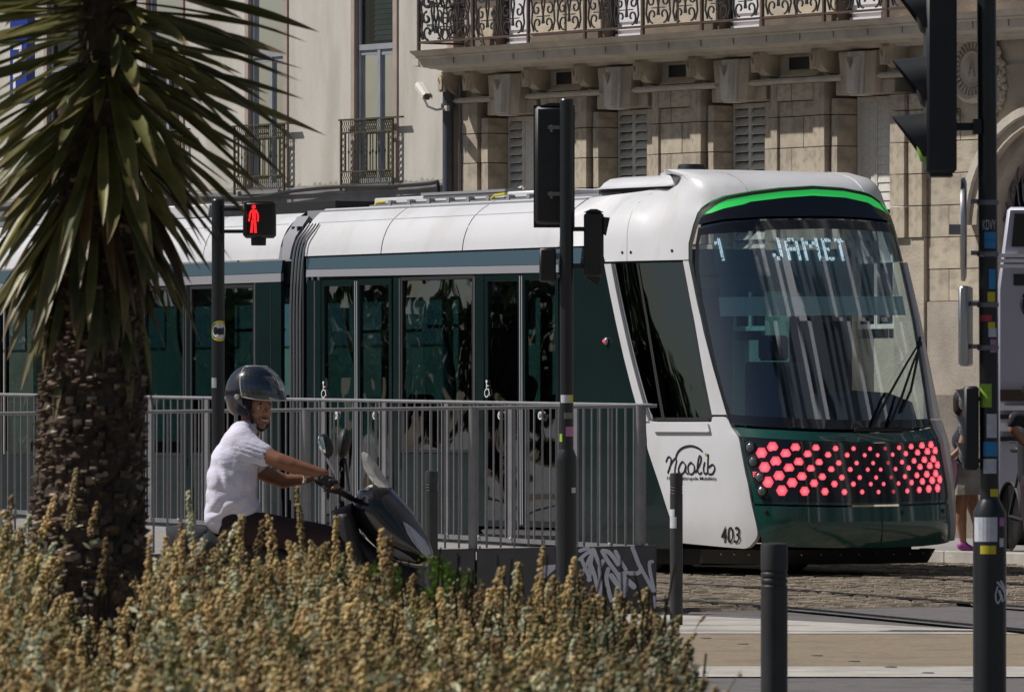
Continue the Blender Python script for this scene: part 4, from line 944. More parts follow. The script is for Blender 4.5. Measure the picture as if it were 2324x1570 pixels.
# destination display made of dots
FONT = {'J': ['..#','..#','..#','..#','..#','#.#','.#.'], 'A': ['.##.','#..#','#..#','####','#..#','#..#','#..#'], 'M': ['#...#','##.##','#.#.#','#...#','#...#','#...#','#...#'],
        'E': ['###','#..','#..','##.','#..','#..','###'], 'T': ['###','.#.','.#.','.#.','.#.','.#.','.#.'], '1': ['.#','##','.#','.#','.#','.#','.#']}
dots = MB()
def led(word, t0, t1, z0, z1):
    ncol = sum(len(FONT[c][0])+1 for c in word)-1; cw = (t1-t0)/ncol; rh = (z1-z0)/7; c0_ = 0
    for ch in word:
        for r_, row_ in enumerate(FONT[ch]):
            for c_, q in enumerate(row_):
                if q == '#' :
                    for dc in (.28, .72):
                        for dr in (.17, .5, .83):
                            if random.random() < .14: continue
                            t = t0+(c0_+c_+dc)*cw; z = z1-(r_+dr)*rh; p = S(t, z, -.05); a = .0055
                            nrm = (S(t, z, .1)-S(t, z, 0)).normalized(); tx = (S(t+.01, z, -.05)-p).normalized()*a; tz = nrm.cross(tx).normalized()*a*1.25
                            dots.add([p-tx-tz, p+tx-tz, p+tx+tz, p-tx+tz], [(0,1,2,3)])
        c0_ += len(FONT[ch][0])+1
led('1', -1.075, -1.00, 2.71, 2.90); led('JAMET', -.54, .21, 2.715, 2.905)
dots.build('destination_display', M['led'], tram, sharp=0)
# wipers
wp = MB(); base = [S(.08, 1.30, .03), S(.24, 1.30, .03)]; tip = S(.80, 1.98, .05)
wp.tube([S(.02,1.27,.03), S(.25,1.55,.06), S(.52,1.82,.06), S(.80,2.03,.05)], [.016,.012,.010,.008], 6); wp.tube([S(.20,1.27,.03), S(.40,1.55,.06), S(.60,1.82,.06), S(.76,1.98,.05)], [.016,.012,.010,.008], 6)
wi_ = wp.build('wiper', M['rubber'], tram)
wp = MB(); wp.tube([S(.80,2.06,.05), S(.70,1.85,.03), S(.56,1.60,.02), S(.40,1.42,.02)], .012, 5); wp.ball(S(.76,2.0,.05), .03, 8, 2); wp.build('wiper_blade', M['rubber'], wi_)
wp = MB(); wp.tube([S(-.15,1.262,.02), S(.35,1.262,.02)], .022, 6); wp.build('wiper_cowl', M['rubber'], tram)
# lettering
def decal(name, vs, fs, t, z, m, h=.016, flip=1):
    mb = MB(); mb.add([S(t+v[0]*flip, z+v[1], h) for v in vs], fs); return mb.build(name, m, tram, sharp=0)
vs, fs = fit_text('403', .225, .14, bold=.006); decal('number', vs, fs, -1.40, .372, M['ink'])
vs, fs = fit_text('CF', .11, .07, shear=.3); decal('roof_lettering', vs, fs, -3.52, 3.10, M['ink'], .006)
# word mark drawn as strokes: n a o l i b under a swoop
def U(x, y): return ((x-517)/420.0*1.0, -(y-668)/200.0)   # zoom pixels -> unit box
lg = MB(); LT, LZ = -1.865, .985; kx, kz = .665/ .83, .55/ .56
def lst(pts, r=.0080, closed=False):
    q = spline([(x, y) for x, y in pts], 5); qq = [((p.x-517)*.00190, -(p.y-665)*.001125) for p in [Vector(a[:2]) for a in q]]
    vs, fs = stroke2d(qq, r); lg.add([S(LT+v[0], LZ+v[1], .0165) for v in vs], fs)
spline2 = spline
lst([(345,660),(365,625),(385,640),(372,700),(352,745)]); lst([(352,745),(375,690),(410,640),(425,650),(412,700),(405,745),(425,752),(440,735)])
lst([(418,640),(440,590),(480,555),(540,540),(590,555),(615,578)], .0095)
lst([(490,690),(470,660),(445,690),(432,730),(448,755),(475,735),(492,685),(485,735),(500,752)])
lst([(530,665),(508,690),(505,735),(522,755),(545,735),(550,690),(530,665)])
lst([(555,740),(590,680),(605,630),(596,615),(582,650),(570,715),(580,752),(598,740)])
lst([(625,665),(612,715),(617,750),(632,745)]); lst([(655,605),(645,680),(640,745),(668,750),(688,710),(678,680),(650,700)])
lg.build('word_mark', M['ink'], tram, sharp=0)
dd = MB(); dd.add([S(LT+(640-517)*.0019+.014*math.cos(a*math.pi/6), LZ+(665-603)*.001125+.0125*math.sin(a*math.pi/6), .0165) for a in range(12)], [tuple(range(12))]); dd.build('green_dot', M['leaf_dot'], tram, sharp=0)
vs, fs = fit_text('Nantes Métropole Mobilités', .66, .040, bold=.012); decal('small_lettering', vs, fs, -1.865, .845, M['ink'])
# passengers
def bust(s, t, name_lab, m_, fz=1):
    p = thing('person', name_lab, 'person', TC+TB*s+TL*t, math.atan2(TB.y, TB.x), 'passengers seated in the tram')
    b = blob('body', [((0,0,.92),.14,(0,0,1.32),.13), ((0,-.16,1.30),.07,(0,.16,1.30),.07), ((0,-.17,1.3),.06,(-.1*fz,-.2,1.0),.05), ((0,.17,1.3),.06,(-.1*fz,.2,1.0),.05), ((0,-.08,.9),.09,(-.42*fz,-.09,.92),.07), ((0,.08,.9),.09,(-.42*fz,.09,.92),.07), ((-.42*fz,-.09,.92),.07,(-.40*fz,-.09,.45),.05), ((-.42*fz,.09,.92),.07,(-.40*fz,.09,.45),.05), ((0,0,1.4),.05,(0,0,1.5),.05), ((0,0,1.57),.085,(-.01*fz,0,1.63),.095)], m_, p, voxel=.02, smooth=2)
    h = MB(); h.ball((.02*fz,0,1.65), .115, 12, 4, (1,1,.95)); h.build('hair', M['hair'], p)
bust(5.55, .55, 'dark silhouette of a seated passenger, left one of the pair at the wide tram window', M['cloth_dark'])
bust(5.30, .95, 'dark silhouette of a seated passenger, right one of the pair at the wide tram window', M['cloth_dark'])
bust(5.95, 1.9, 'dark seated passenger on the far side of the tram, low in the wide window', M['cloth_dark'], -1)
# ------------------------------------------------------------------ fences along the ramp
def fence_line(A, B, za0, za1, zb0, zb1, n_bays, nper, m, th, label, plinth=None, flat=False, base_rail=True, group=None):
    """A, B ground points; z of bottom and top rail at both ends"""
    L = (B-A).length; d = (B-A)/L; rz = math.atan2(d.y, d.x); f = thing('fence', label, 'fence', (A.x, A.y, 0), rz, group)
    zb = lambda x: za0+(zb0-za0)*x/L; zt = lambda x: za1+(zb1-za1)*x/L
    r = MB(); r.tube([(0,0,zt(0)),(L+.12,0,zt(L))], .014, 8); r.build('top_rail', m, f)
    if base_rail: r = MB(); r.extrude([(-.02,-.012),(.02,-.012),(.02,.012),(-.02,.012)], 0, 0, .001); r = MB(); r.add([(0,-.02,zb(0)-.02),(L,-.02,zb(L)-.02),(L,.02,zb(L)-.02),(0,.02,zb(0)-.02),(0,-.02,zb(0)+.012),(L,-.02,zb(L)+.012),(L,.02,zb(L)+.012),(0,.02,zb(0)+.012)], [(0,1,2,3),(7,6,5,4),(0,4,5,1),(1,5,6,2),(2,6,7,3),(3,7,4,0)]); r.build('bottom_rail', m, f)
    bar = MB().tube([(0,0,-.5),(0,0,.5)], .0075 if not flat else .007, 6).mesh('picket'); bar.materials.append(m)
    for i in range(n_bays+1):
        x = L*i/n_bays
        pm = MB()
        if flat: pm.box(x-.034, x+.034, -.008, .008, zb(x)-.03, zt(x)); pm.box(x-.036, x-.026, -.02, -.009, zb(x), zt(x))
        else: pm.tube([(x,0,zb(x)-.02),(x,0,zt(x))], .032, 12)
        pm.build('post', m, f)
        if i < n_bays:
            for k in range(1, nper):
                xx = x+L/n_bays*k/nper; a, b = zb(xx), zt(xx); o = link('picket', bar, None, f); o.location = (xx, 0, (a+b)/2); o.scale = (1, 1, b-a-.01)
    bo = MB()
    for i in range(n_bays*2+1): x = L*i/(n_bays*2); bo.ball((x+.05, -.028, zb(x)+.01), .011, 6, 2)
    bo.build('bolts', M['cream_metal'], f, kind='stuff')
    return f, zb, zt, L
A = Vector((xat(1458, 52.9), 52.9, 0)); dA = Vector((-math.sin(R(34)), math.cos(R(34)), 0))
B_ = A+dA*13.4
# rear fence, seen obliquely, on the rising ramp
fence_line(B_, A, .70, 1.60, .455, 1.455, 16, 8, M['fence'], .01, 'long grey railing rising up the tram platform ramp, the rear of the two railings', flat=True)
C_ = Vector((xat(-60, 52.35), 52.35, 0)); D_ = Vector((xat(1452, 52.2), 52.2, 0))
f2, zb, zt, L2 = fence_line(C_, D_, .40, 1.395, .475, 1.452, 4, 12, M['fence'], .01, 'front grey railing standing on the dark plinth with white spray paint', base_rail=False)
# plinth under the front railing: dark panels side by side
Lp = xat(1490, 52.2)-C_.x
for k, (x0, x1) in enumerate(((0, 1.1), (1.11, 2.2), (2.21, xat(1081, 52.2)-C_.x-.006), (xat(1081, 52.2)-C_.x+.006, Lp))):
    m = MB(); za = lambda x: .395+(.478-.395)*x/Lp
    m.add([(x0,-.05,0),(x1,-.05,0),(x1,.12,0),(x0,.12,0),(x0,-.05,za(x0)),(x1,-.05,za(x1)),(x1,.12,za(x1)),(x0,.12,za(x0))], [(0,3,2,1),(4,5,6,7),(0,1,5,4),(1,2,6,5),(2,3,7,6),(3,0,4,7)]); m.build('plinth_panel', M['plinth'], f2, bevel=.006)
# spray painted strokes on the last panel (flat paint)
def spray(mb, pts, r):   # zoomed photo pixels (crop at 2300,2100, scale 4.132)
    q = [Vector(((2300+x/4.132)/1.7625, (2100+y/4.132)/1.7625)) for x, y in pts]; q = spline([(p.x, p.y, 0) for p in q], 5)
    w_ = [P(p.x, p.y, 52.14) for p in q]; vs, fs = stroke2d([(v.x-C_.x, v.z) for v in w_], r/4.132/1.7625*52.14/F0); mb.add([(v[0], -.0525-.0006*SPK[0], v[1]) for v in vs], fs); SPK[0] += 1
SPK = [0]
gf = MB()
for pts, r in (([(960,370),(1010,500),(1060,630),(1100,720),(1050,790),(940,790),(800,790)], 34), ([(1060,640),(1180,850),(1300,1080)], 30), ([(1290,600),(1245,610),(1245,720),(1280,900),(1320,1080)], 28),
               ([(460,430),(560,600),(700,790),(790,960)], 34), ([(470,420),(560,440),(640,520),(720,640)], 36), ([(680,430),(770,600),(850,730)], 30), ([(760,820),(860,900),(980,1010)], 48), ([(610,830),(700,960),(800,1080),(830,1150)], 44), ([(830,900),(850,1040),(820,1160)], 38),
               ([(560,720),(530,860),(560,1050),(610,1240)], 34), ([(470,590),(420,700),(430,900),(420,1150)], 34), ([(320,400),(370,540),(420,660)], 32), ([(300,400),(270,600),(250,800),(240,900)], 36), ([(90,560),(180,480),(300,400)], 30),
               ([(100,860),(180,690),(260,520)], 26), ([(120,560),(200,760),(260,900)], 30), ([(270,650),(340,850),(400,1120)], 34), ([(90,420),(150,400),(230,380)], 30), ([(1320,1180),(1330,1350)], 22)): spray(gf, pts, r)
gf.build('graffiti', M['spray'], f2, sharp=0)
gf = MB(); q = [P(x, y, 52.14) for x, y in ((1222,1300),(1232,1283),(1262,1280),(1262,1290),(1240,1310),(1222,1318))]; gf.add([(v.x-C_.x, -.053, v.z) for v in q], [tuple(range(6))]); gf.build('graffiti', M['spray'], f2, sharp=0)
# masonry courses of the ramp, below the rear railing
rw = thing('ramp_wall', 'low wall of thin pale stone courses under the rear railing', 'wall', (A.x, A.y, 0), math.atan2(dA.y, dA.x))
c_ = MB(); c_.add([(-.0,-.10,0),(13.4,-.10,0),(13.4,.3,0),(0,.3,0),(0,-.10,.41),(13.4,-.10,.64),(13.4,.3,.64),(0,.3,.41)], [(4,5,6,7),(0,1,5,4),(1,2,6,5),(2,3,7,6),(3,0,4,7)]); c_.build('core', M['stone_dark'], rw)
pv = MB().box(-.5,.5,-.5,.5,-.5,.5).mesh('course_stone'); pv.materials.append(M['paver'])
for r_ in range(8):
    x = .0+.17*(r_ % 2)
    while x < 7.6:
        wd = rnd(.28, .42); z = .14+r_*.033
        if z < .40+.0172*x: o = link('course_stone', pv, None, rw); o.location = (x+wd/2, .10+.212+rnd(-.004,.004), z+.0145); o.scale = (wd-.008, .02, .027)
        x += wd
# ramp floor between the two railings
m = MB(); pts = [(C_.x, 52.48, .30), (D_.x, 52.4, .40), (A.x, 52.9, .41), (B_.x, B_.y, .64), (B_.x-3, 58, .6)]; m.add(pts, [tuple(range(5))]); m.build('ramp_floor', M['pavement'], kind='structure', sharp=0)

# ------------------------------------------------------------------ bollards
def bollard(X, Y, h, r, label, cream=False):
    b = thing('bollard', label, 'bollard', (X, Y, 0), rnd(0, 3), 'dark grey ringed bollards')
    z1 = h; m = MB(); m.lathe([(r,0),(r,h-.14)], (0,0,0), 24); m.build('shaft', M['bollard'], b)
    prof = [(r,h-.1395)]
    for k in range(3): z = h-.135+k*.020; prof += [(r,z),(r*.93,z+.003),(r*.93,z+.008),(r,z+.011)]
    prof += [(r,h-.012),(r*.95,h-.003),(r*.80,h),(.002,h+.002)]
    m = MB(); m.lathe(prof, (0,0,0), 24); m.build('ringed_cap', M['bollard'], b); return b
bollard(xat(1757, 23.6), 23.6, zat(1232, 23.6), .0425, 'thick dark bollard nearest the camera, cut off by the bottom edge')
b2 = bollard(xat(1535, 49.3), 49.3, zat(1073, 49.3), .042, 'slim dark bollard with a torn white sticker in front of the white tram panel')
bollard(xat(979, 51.6), 51.6, zat(1068, 51.6), .045, 'dark bollard behind the scooter nose, in front of the railings')
def cylpatch(name, cx, cy, r, a0, a1, z0, z1, m, parent, n=6, poly=None):
    """thin sticker on a cylinder; a = x offset as a fraction of the radius"""
    mb = MB(); vs = []
    for i in range(n+1):
        f = a0+(a1-a0)*i/n; t = math.asin(max(-1, min(1, f))); x, y = cx+(r+.0012)*math.sin(t), cy-(r+.0012)*math.cos(t); vs += [(x,y,z0),(x,y,z1)]
    mb.add(vs, [(2*i,2*i+2,2*i+3,2*i+1) for i in range(n)]); return mb.build(name, m, parent, sharp=0)
b2.rotation_euler.z = 0
cylpatch('sticker', 0, 0, .042, -.98, .0, zat(1198, 49.3), zat(1172, 49.3), M['sticker_white'], b2); cylpatch('sticker', 0, 0, .042, -.98, -.3, zat(1171.5, 49.3), zat(1155, 49.3), M['sticker_white'], b2)

# ------------------------------------------------------------------ signal poles
def signal_pole(X, Y, top, rlow, rup, zw, label, lean=0):
    p = thing('signal_pole', label, 'pole', (X, Y, 0))
    m = MB(); m.lathe([(rlow*1.25,0),(rlow*1.25,.03),(rlow,.05),(rlow,zw-.05),(rlow*.98,zw-.02),(rup*1.05,zw+.03)], (0,0,0), 28); m.build('base', M['pole'], p)
    m = MB(); m.tube([(0,0,zw+.02),(lean,0,top)], rup, 24); m.build('shaft', M['pole'], p)
    m = MB(); m.lathe([(rup*1.03,0),(rup*.9,.01),(.003,.012)], (lean,0,top-.001), 20); m.build('cap', M['pole'], p)
    return p
# centre pole
YC = 48.0; sc = F0/YC; cp = signal_pole(xat(1286, YC), YC, zat(228, YC), .066, .044, zat(1030, YC), 'dark signal pole in the middle of the street, seen against the tram')
def cl(x, y, Y, px): return (x-px)*Y/F0, zat(y, Y)
def loc(x): return (x-1286)*YC/F0
def L_(x0, y0, x1, y1): return loc(x0), loc(x1), zat(y1, YC), zat(y0, YC)
def head_box(name_parent, x0, x1, z0, z1, y0, y1, m=M['signal'], nm='housing', bev=.012):
    mb = MB(); mb.box(x0, x1, y0, y1, z0, z1); return mb.build(nm, m, name_parent, bevel=bev)
pc_ = Vector((xat(1286, YC), YC, 0))
h1 = thing('traffic_signal', 'tall black traffic light seen from behind, high on the middle pole', 'traffic light', pc_)
a, b, c, d = L_(1214, 240, 1302, 508); head_box(h1, a, b, c, d, .06, .19, bev=.02)
m = MB(); m.box(a-.008, b+.008, .191, .20, c-.02, d+.01); m.build('back_board', M['signal'], h1)
m = MB(); m.extrude([(a+.03, d), (b-.03, d), ((a+b)/2+.03, d+.02), ((a+b)/2-.03, d+.02)], 1, .07, .18); m.build('top_fin', M['signal'], h1)
for k in range(3):
    zc = c+(d-c)*(k+.5)/3; m = MB(); m.lathe([(.10,0),(.10,.14),(.096,.14),(.09,.0)], ((a+b)/2, .20, zc), 20, Matrix.Rotation(R(-90),3,'X')); m.build('hood', M['signal'], h1)
m = MB()
for yy in (289, 440): z = zat(yy, YC); m.box(-.12, .0, .02, .05, z-.012, z+.012); m.tube([(-.095,.03,z-.03),(-.095,.03,z+.015)], .012, 8)
m.build('bracket', M['dull_metal'], h1, kind='stuff')
h2 = thing('traffic_signal', 'small black repeater light on the left of the middle pole', 'traffic light', pc_)
a, b, c, d = L_(1224, 563, 1262, 640); head_box(h2, a, b, c, d, -.03, .09, bev=.012)
m = MB(); m.extrude([(c+.02, .05), (d, .05), (d, -.0), (c+.05,-.0)], 0, a-.035, a) ; m.build('hood', M['signal'], h2)
m = MB(); m.box(b, -.03, .0, .03, zat(585,YC)-.01, zat(578,YC)+.01); m.box(b, -.03, .0, .03, zat(630,YC), zat(622,YC)); m.build('bracket', M['dull_metal'], h2, kind='stuff')
h3 = thing('traffic_signal', 'slim black signal with small hoods on the right of the middle pole', 'traffic light', pc_)
a, b, c, d = L_(1325, 482, 1370, 630)
m = MB(); m.extrude([(a, -.02), (a+.03, -.05), (b-.02, -.05), (b, -.02), (b, .06), (a, .06)], 2, c, d) if 0 else m.box(a, b, -.05, .07, c, d); m.build('housing', M['signal'], h3, bevel=.018)
m = MB(); m.extrude([(b, d-.03), (b+.04, d-.035), (b+.015, d-.15), (b, d-.14)], 1, -.045, .05); m.build('hood', M['signal'], h3)
m = MB(); m.extrude([(a+.01, c), (b-.02, c), (b-.04, c-.06), (b-.05, c-.05)], 1, -.03, .04); m.build('lower_hood', M['signal'], h3)
m = MB(); m.extrude([(a+.0, d), (b, d), ((a+b)/2+.02, d+.02), ((a+b)/2-.02, d+.02)], 1, -.04, .06); m.build('top_fin', M['signal'], h3)
m = MB(); m.box(.03, a, -.01, .02, zat(525,YC), zat(515,YC)); m.box(.03, a, -.01, .02, zat(610,YC), zat(598,YC)); m.build('bracket', M['signal'], h3, kind='stuff')
def px2c(x0, x1, cx, r, Y): s = F0/Y; return (x0-cx)/(r*s), (x1-cx)/(r*s)
def stick(parent, Y, cx, r, x0, y0, x1, y1, m, nm='sticker', xo=0, yo=0):
    a, b = px2c(x0, x1, cx, r, Y); return cylpatch(nm, xo, yo, r, max(a,-.995), min(b,.995), zat(y1, Y), zat(y0, Y), m, parent)
r_ = .044
stick(cp, YC, 1286, r_, 1273, 896, 1293, 914, M['sticker_white']); stick(cp, YC, 1286, r_, 1293.2, 896, 1300, 914, M['sticker_yellow']); stick(cp, YC, 1286, r_, 1280, 936, 1300, 950, M['dull_metal'])
stick(cp, YC, 1286, r_, 1284, 968, 1301, 990, M['sticker_pink']) ; stick(cp, YC, 1286, r_, 1270, 984, 1276, 1002, M['sticker_green'])
stick(cp, YC, 1286, .066, 1297, 1106, 1306, 1118, M['sticker_white']); m = MB()
m = MB(); vs, fs = fit_text('ANY', .05, .03)
for i in range(len(vs)): pass
# left pole with the red man
YL = 50.5; lp_ = signal_pole(xat(495, YL), YL, zat(455, YL), .062, .0435, .75, 'dark pole behind the rider carrying the red pedestrian light')
cx = 495
def cyldisc(parent, r, ang, z, rad, m, lift, nm='sticker'):
    mb = MB(); mb.add([((r+lift)*math.sin(ang+rad*math.cos(k*math.pi/12)/r), -(r+lift)*math.cos(ang+rad*math.cos(k*math.pi/12)/r), z+rad*math.sin(k*math.pi/12)) for k in range(24)]+[((r+lift+.002)*math.sin(ang), -(r+lift+.002)*math.cos(ang), z)], [(k, (k+1) % 24, 24) for k in range(24)]); mb.build(nm, m, parent, sharp=0)
zz_ = zat(751, YL)
for rad_, mm_, l_ in ((.070,'sticker_yellow',.0015),(.054,'sticker_white',.003),(.024,'ink',.0045)): cyldisc(lp_, .0435, R(18), zz_-.004*(rad_ < .03), rad_, M[mm_], l_); stick(lp_, YL, 495, .0435, 481, 857, 492, 880, M['sticker_white'])
ps = thing('pedestrian_signal', 'black pedestrian light box showing a red standing man', 'pedestrian light', (xat(495, YL), YL, 0))
def pl(x): return (x-495)*YL/F0
m = MB(); m.box(pl(553), pl(627), -.16, .02, zat(541,YL), zat(459,YL)); m.build('housing', M['signal'], ps, bevel=.018)
m = MB(); m.box(.03, pl(553), -.10, -.07, zat(480,YL), zat(472,YL)); m.box(.03, pl(553), -.10, -.07, zat(530,YL), zat(522,YL)); m.build('bracket', M['signal'], ps, kind='stuff')
m = MB(); m.lathe([(.05,0),(.052,.06),(.03,.10)], (pl(588), -.10, zat(558,YL)), 14); m.build('sounder', M['signal'], ps)
m = MB(); m.box(pl(557), pl(562), -.26, -.16, zat(538,YL), zat(461,YL)); m.box(pl(562), pl(623), -.26, -.16, zat(462.5,YL), zat(460,YL)); m.build('hood', M['signal'], ps)
rm = MB()
def rp(poly): q = [(pl(397.2+x*.289), zat(397.2+y*.289, YL)) for x, y in poly]; rm.add([(u, -.1625, z) for u, z in q], [tuple(range(len(q)))])
rp([(612,245),(628,238),(640,248),(640,262),(630,272),(615,272),(608,258)]); rp([(604,278),(648,278),(656,300),(640,305),(640,355),(612,355),(612,305),(592,300)])
rp([(590,300),(604,300),(600,340),(592,372),(581,366)]); rp([(648,300),(660,300),(666,335),(662,374),(650,368)]); rp([(606,358),(624,358),(616,458),(596,458)]); rp([(626,358),(644,358),(648,460),(628,460)])
rm.build('red_man', M['red_man'], ps, sharp=0)
# right pole
YR = 30.0; px0 = 2246; rp_ = signal_pole(xat(px0, YR), YR, zat(-120, YR), .067, .0385, zat(1150, YR), 'thick dark sticker-covered pole at the right edge of the street', lean=xat(2234, YR)-xat(2242, YR))
def pr_(x): return (x-px0)*YR/F0
RS = [(2238,2261,939,993,'sticker_white'),(2231,2262,1002,1035,'sticker_blue'),(2231,2260,1041,1074,'sticker_white'),(2224,2249,871,924,'sticker_green'),(2223,2249,715,729,'sticker_red'),(2241,2257,731,745,'sticker_yellow'),(2240,2257,663,685,'sticker_yellow'),(2243,2258,611,656,'sticker_blue'),(2233,2259,527,545,'sticker_blue'),(2233,2259,546,564,'sticker_blue'),(2246,2260,770,800,'sticker_pink'),(2242,2260,745,765,'sticker_white'),(2246,2264,1109,1126,'sticker_yellow')]
for x0, x1, y0, y1, mm in RS:
    zc = (zat(y0,YR)+zat(y1,YR))/2; xo = pr_(2234)*0+(xat(2234,YR)-xat(2242,YR))*(zc-1.0)/(zat(-120,YR)-1.0); cxx = px0+xo/YR*F0
    stick(rp_, YR, cxx, .0385, x0, y0, x1, y1, M[mm], xo=xo)
vs, fs = fit_text('KDVY', .052, .040); mb = MB(); xo = -.008; mb.add([(xo+.0398*math.sin(math.asin(max(-.98,min(.98,(v[0]+.004)/.0398)))), -.0398*math.cos(math.asin(max(-.98,min(.98,(v[0]+.004)/.0398))))-.001, zat(511,YR)+v[1]) for v in vs], fs); mb.build('sticker_lettering', M['sticker_white'], rp_, sharp=0)
stick(rp_, YR, px0, .067, 2211, 1173, 2261, 1228, M['sticker_white']); stick(rp_, YR, px0, .067, 2223, 1237, 2258, 1256, M['sticker_yellow']); stick(rp_, YR, px0, .067, 2266, 1174, 2277, 1193, M['sticker_pink']); stick(rp_, YR, px0, .067, 2266, 1220, 2276, 1240, M['sticker_white'])
mb = MB()
for pts, r in (([(2262,1320),(2270,1330),(2280,1345)], 2.5), ([(2270,1318),(2278,1335),(2281,1360)], 3), ([(2262,1330),(2257,1350),(2262,1368),(2272,1350)], 1.8), ([(2266,1340),(2274,1362)], 3)):
    q = spline([(x, y, 0) for x, y in pts], 4); vs, fs = stroke2d([(pr_(p.x), zat(p.y, YR)) for p in q], r*YR/F0); mb.add([(v[0], -math.sqrt(max(0,.0685**2-v[0]**2))-.0005, v[1]) for v in vs], fs)
mb.build('scratch_tag', M['sticker_white'], rp_, sharp=0)
for yy in (460, 577, 692, 789):
    m = MB(); z = zat(yy, YR); xo = -.008*(1-(z-1)/3)*0-.004; m.lathe([(.041,0),(.044,.003),(.044,.018),(.041,.021)], (xo-.003,0,z-.01), 24); m.box(-.075, -.04, -.012, .012, z-.004, z+.014); m.build('clamp', M['dull_metal'], rp_)
s1 = thing('road_sign', 'round metal road sign seen edge-on, upper of the two on the right pole', 'road sign', (xat(2188, YR), YR, zat(521, YR)), R(86))
m = MB(); m.lathe([(.205,-.012),(.208,-.004),(.208,.004),(.19,.010),(.01,.011)], (0,0,0), 36, Matrix.Rotation(R(90),3,'X')); m.build('disc', M['metal'], s1)
m = MB(); m.box(-.03,.03,.011,.06,-.02,.02); m.build('mount', M['dull_metal'], s1)
s2 = thing('road_sign', 'upright metal sign with a blue face seen edge-on, lower on the right pole', 'road sign', (xat(2192, YR), YR, zat(740, YR)), R(80))
m = MB(); m.box(-.10,.10,-.018,.018,-.16,.16); m.build('plate', M['metal'], s2, bevel=.008)
m = MB(); m.box(-.09,.09,.0185,.0195,-.145,.145); m.build('face', M['sign_blue'], s2)
# big signal on the right pole: side view, hoods pointing left
h4 = thing('traffic_signal', 'large black traffic light in side view with hoods pointing left, at the top right', 'traffic light', (xat(px0, YR), YR, 0))
m = MB(); m.box(pr_(2099), pr_(2168), -.12, .12, zat(394, YR), zat(-60, YR)); m.build('housing', M['signal'], h4, bevel=.012)
m = MB(); m.box(pr_(2108), pr_(2160), -.08, .08, zat(402, YR), zat(394, YR)-.0); m.build('foot', M['signal'], h4)
for yy, mm in ((15, 'dark'), (180, 'dark'), (308, 'leaf_dot')):
    cz = zat(yy+10, YR); rr_h = .108; mb = MB(); n = 16; Lh = abs(pr_(2099)-pr_(2032)); vs = []; fs = []
    for k in range(n+1):
        t = math.pi*(-.22)+math.pi*1.44*k/n; top = max(0, math.sin(t)); ln = .012+Lh*max(0, (math.sin(t)+.62)/1.62)**1.1
        for q in (0, ln): vs.append((pr_(2099)-q, rr_h*math.cos(t), cz+rr_h*math.sin(t)-q*.10))
    fs = [(2*i,2*i+1,2*i+3,2*i+2) for i in range(n)]; mb.add(vs, fs); vs2 = [(v[0], v[1]*.96, cz+(v[2]-cz)*.96) for v in vs]; mb.add(vs2, [tuple(reversed(f)) for f in fs]); mb.build('hood', M['signal'], h4)
    mb = MB(); mb.lathe([(.098,0),(.085,.018),(.05,.03),(.003,.034)], (pr_(2099),0,cz), 20, Matrix.Rotation(R(-90),3,'Y')); mb.build('lens', M[mm], h4)
m = MB(); z = zat(288, YR); m.box(pr_(2168), pr_(2222), -.02, .02, z-.015, z+.015); m.box(pr_(2208), pr_(2226), -.045, .045, z-.03, z+.03); m.build('bracket', M['signal'], h4)
h5 = thing('traffic_signal', 'small three-lens black signal low on the right pole, in front of the walking woman', 'traffic light', (xat(px0, YR), YR, 0))
m = MB(); m.box(pr_(2186), pr_(2220), -.055, .055, zat(1066, YR), zat(876, YR)); m.build('housing', M['signal'], h5, bevel=.01)
for k, (yy, mm) in enumerate(((905, 'sticker_yellow'), (965, 'sticker_yellow'), (1025, 'sticker_green'))):
    m = MB(); z = zat(yy, YR); m.extrude([(pr_(2186), z+.035), (pr_(2169), z+.038), (pr_(2172), z+.028), (pr_(2180), z), (pr_(2184), z-.03), (pr_(2186), z-.03)], 1, -.04, .04); m.build('hood', M['signal'] if k == 9 else M['dull_metal'], h5)
    m = MB(); m.ball((pr_(2185), 0, z-.01), .034, 12, 3, (.5,1,1)); m.build('lens', M['lamp_lens'], h5)
m = MB(); m.box(pr_(2220), pr_(2232), -.02, .02, zat(910,YR), zat(900,YR)); m.box(pr_(2220), pr_(2232), -.02, .02, zat(1050,YR), zat(1040,YR)); m.build('bracket', M['signal'], h5, kind='stuff')

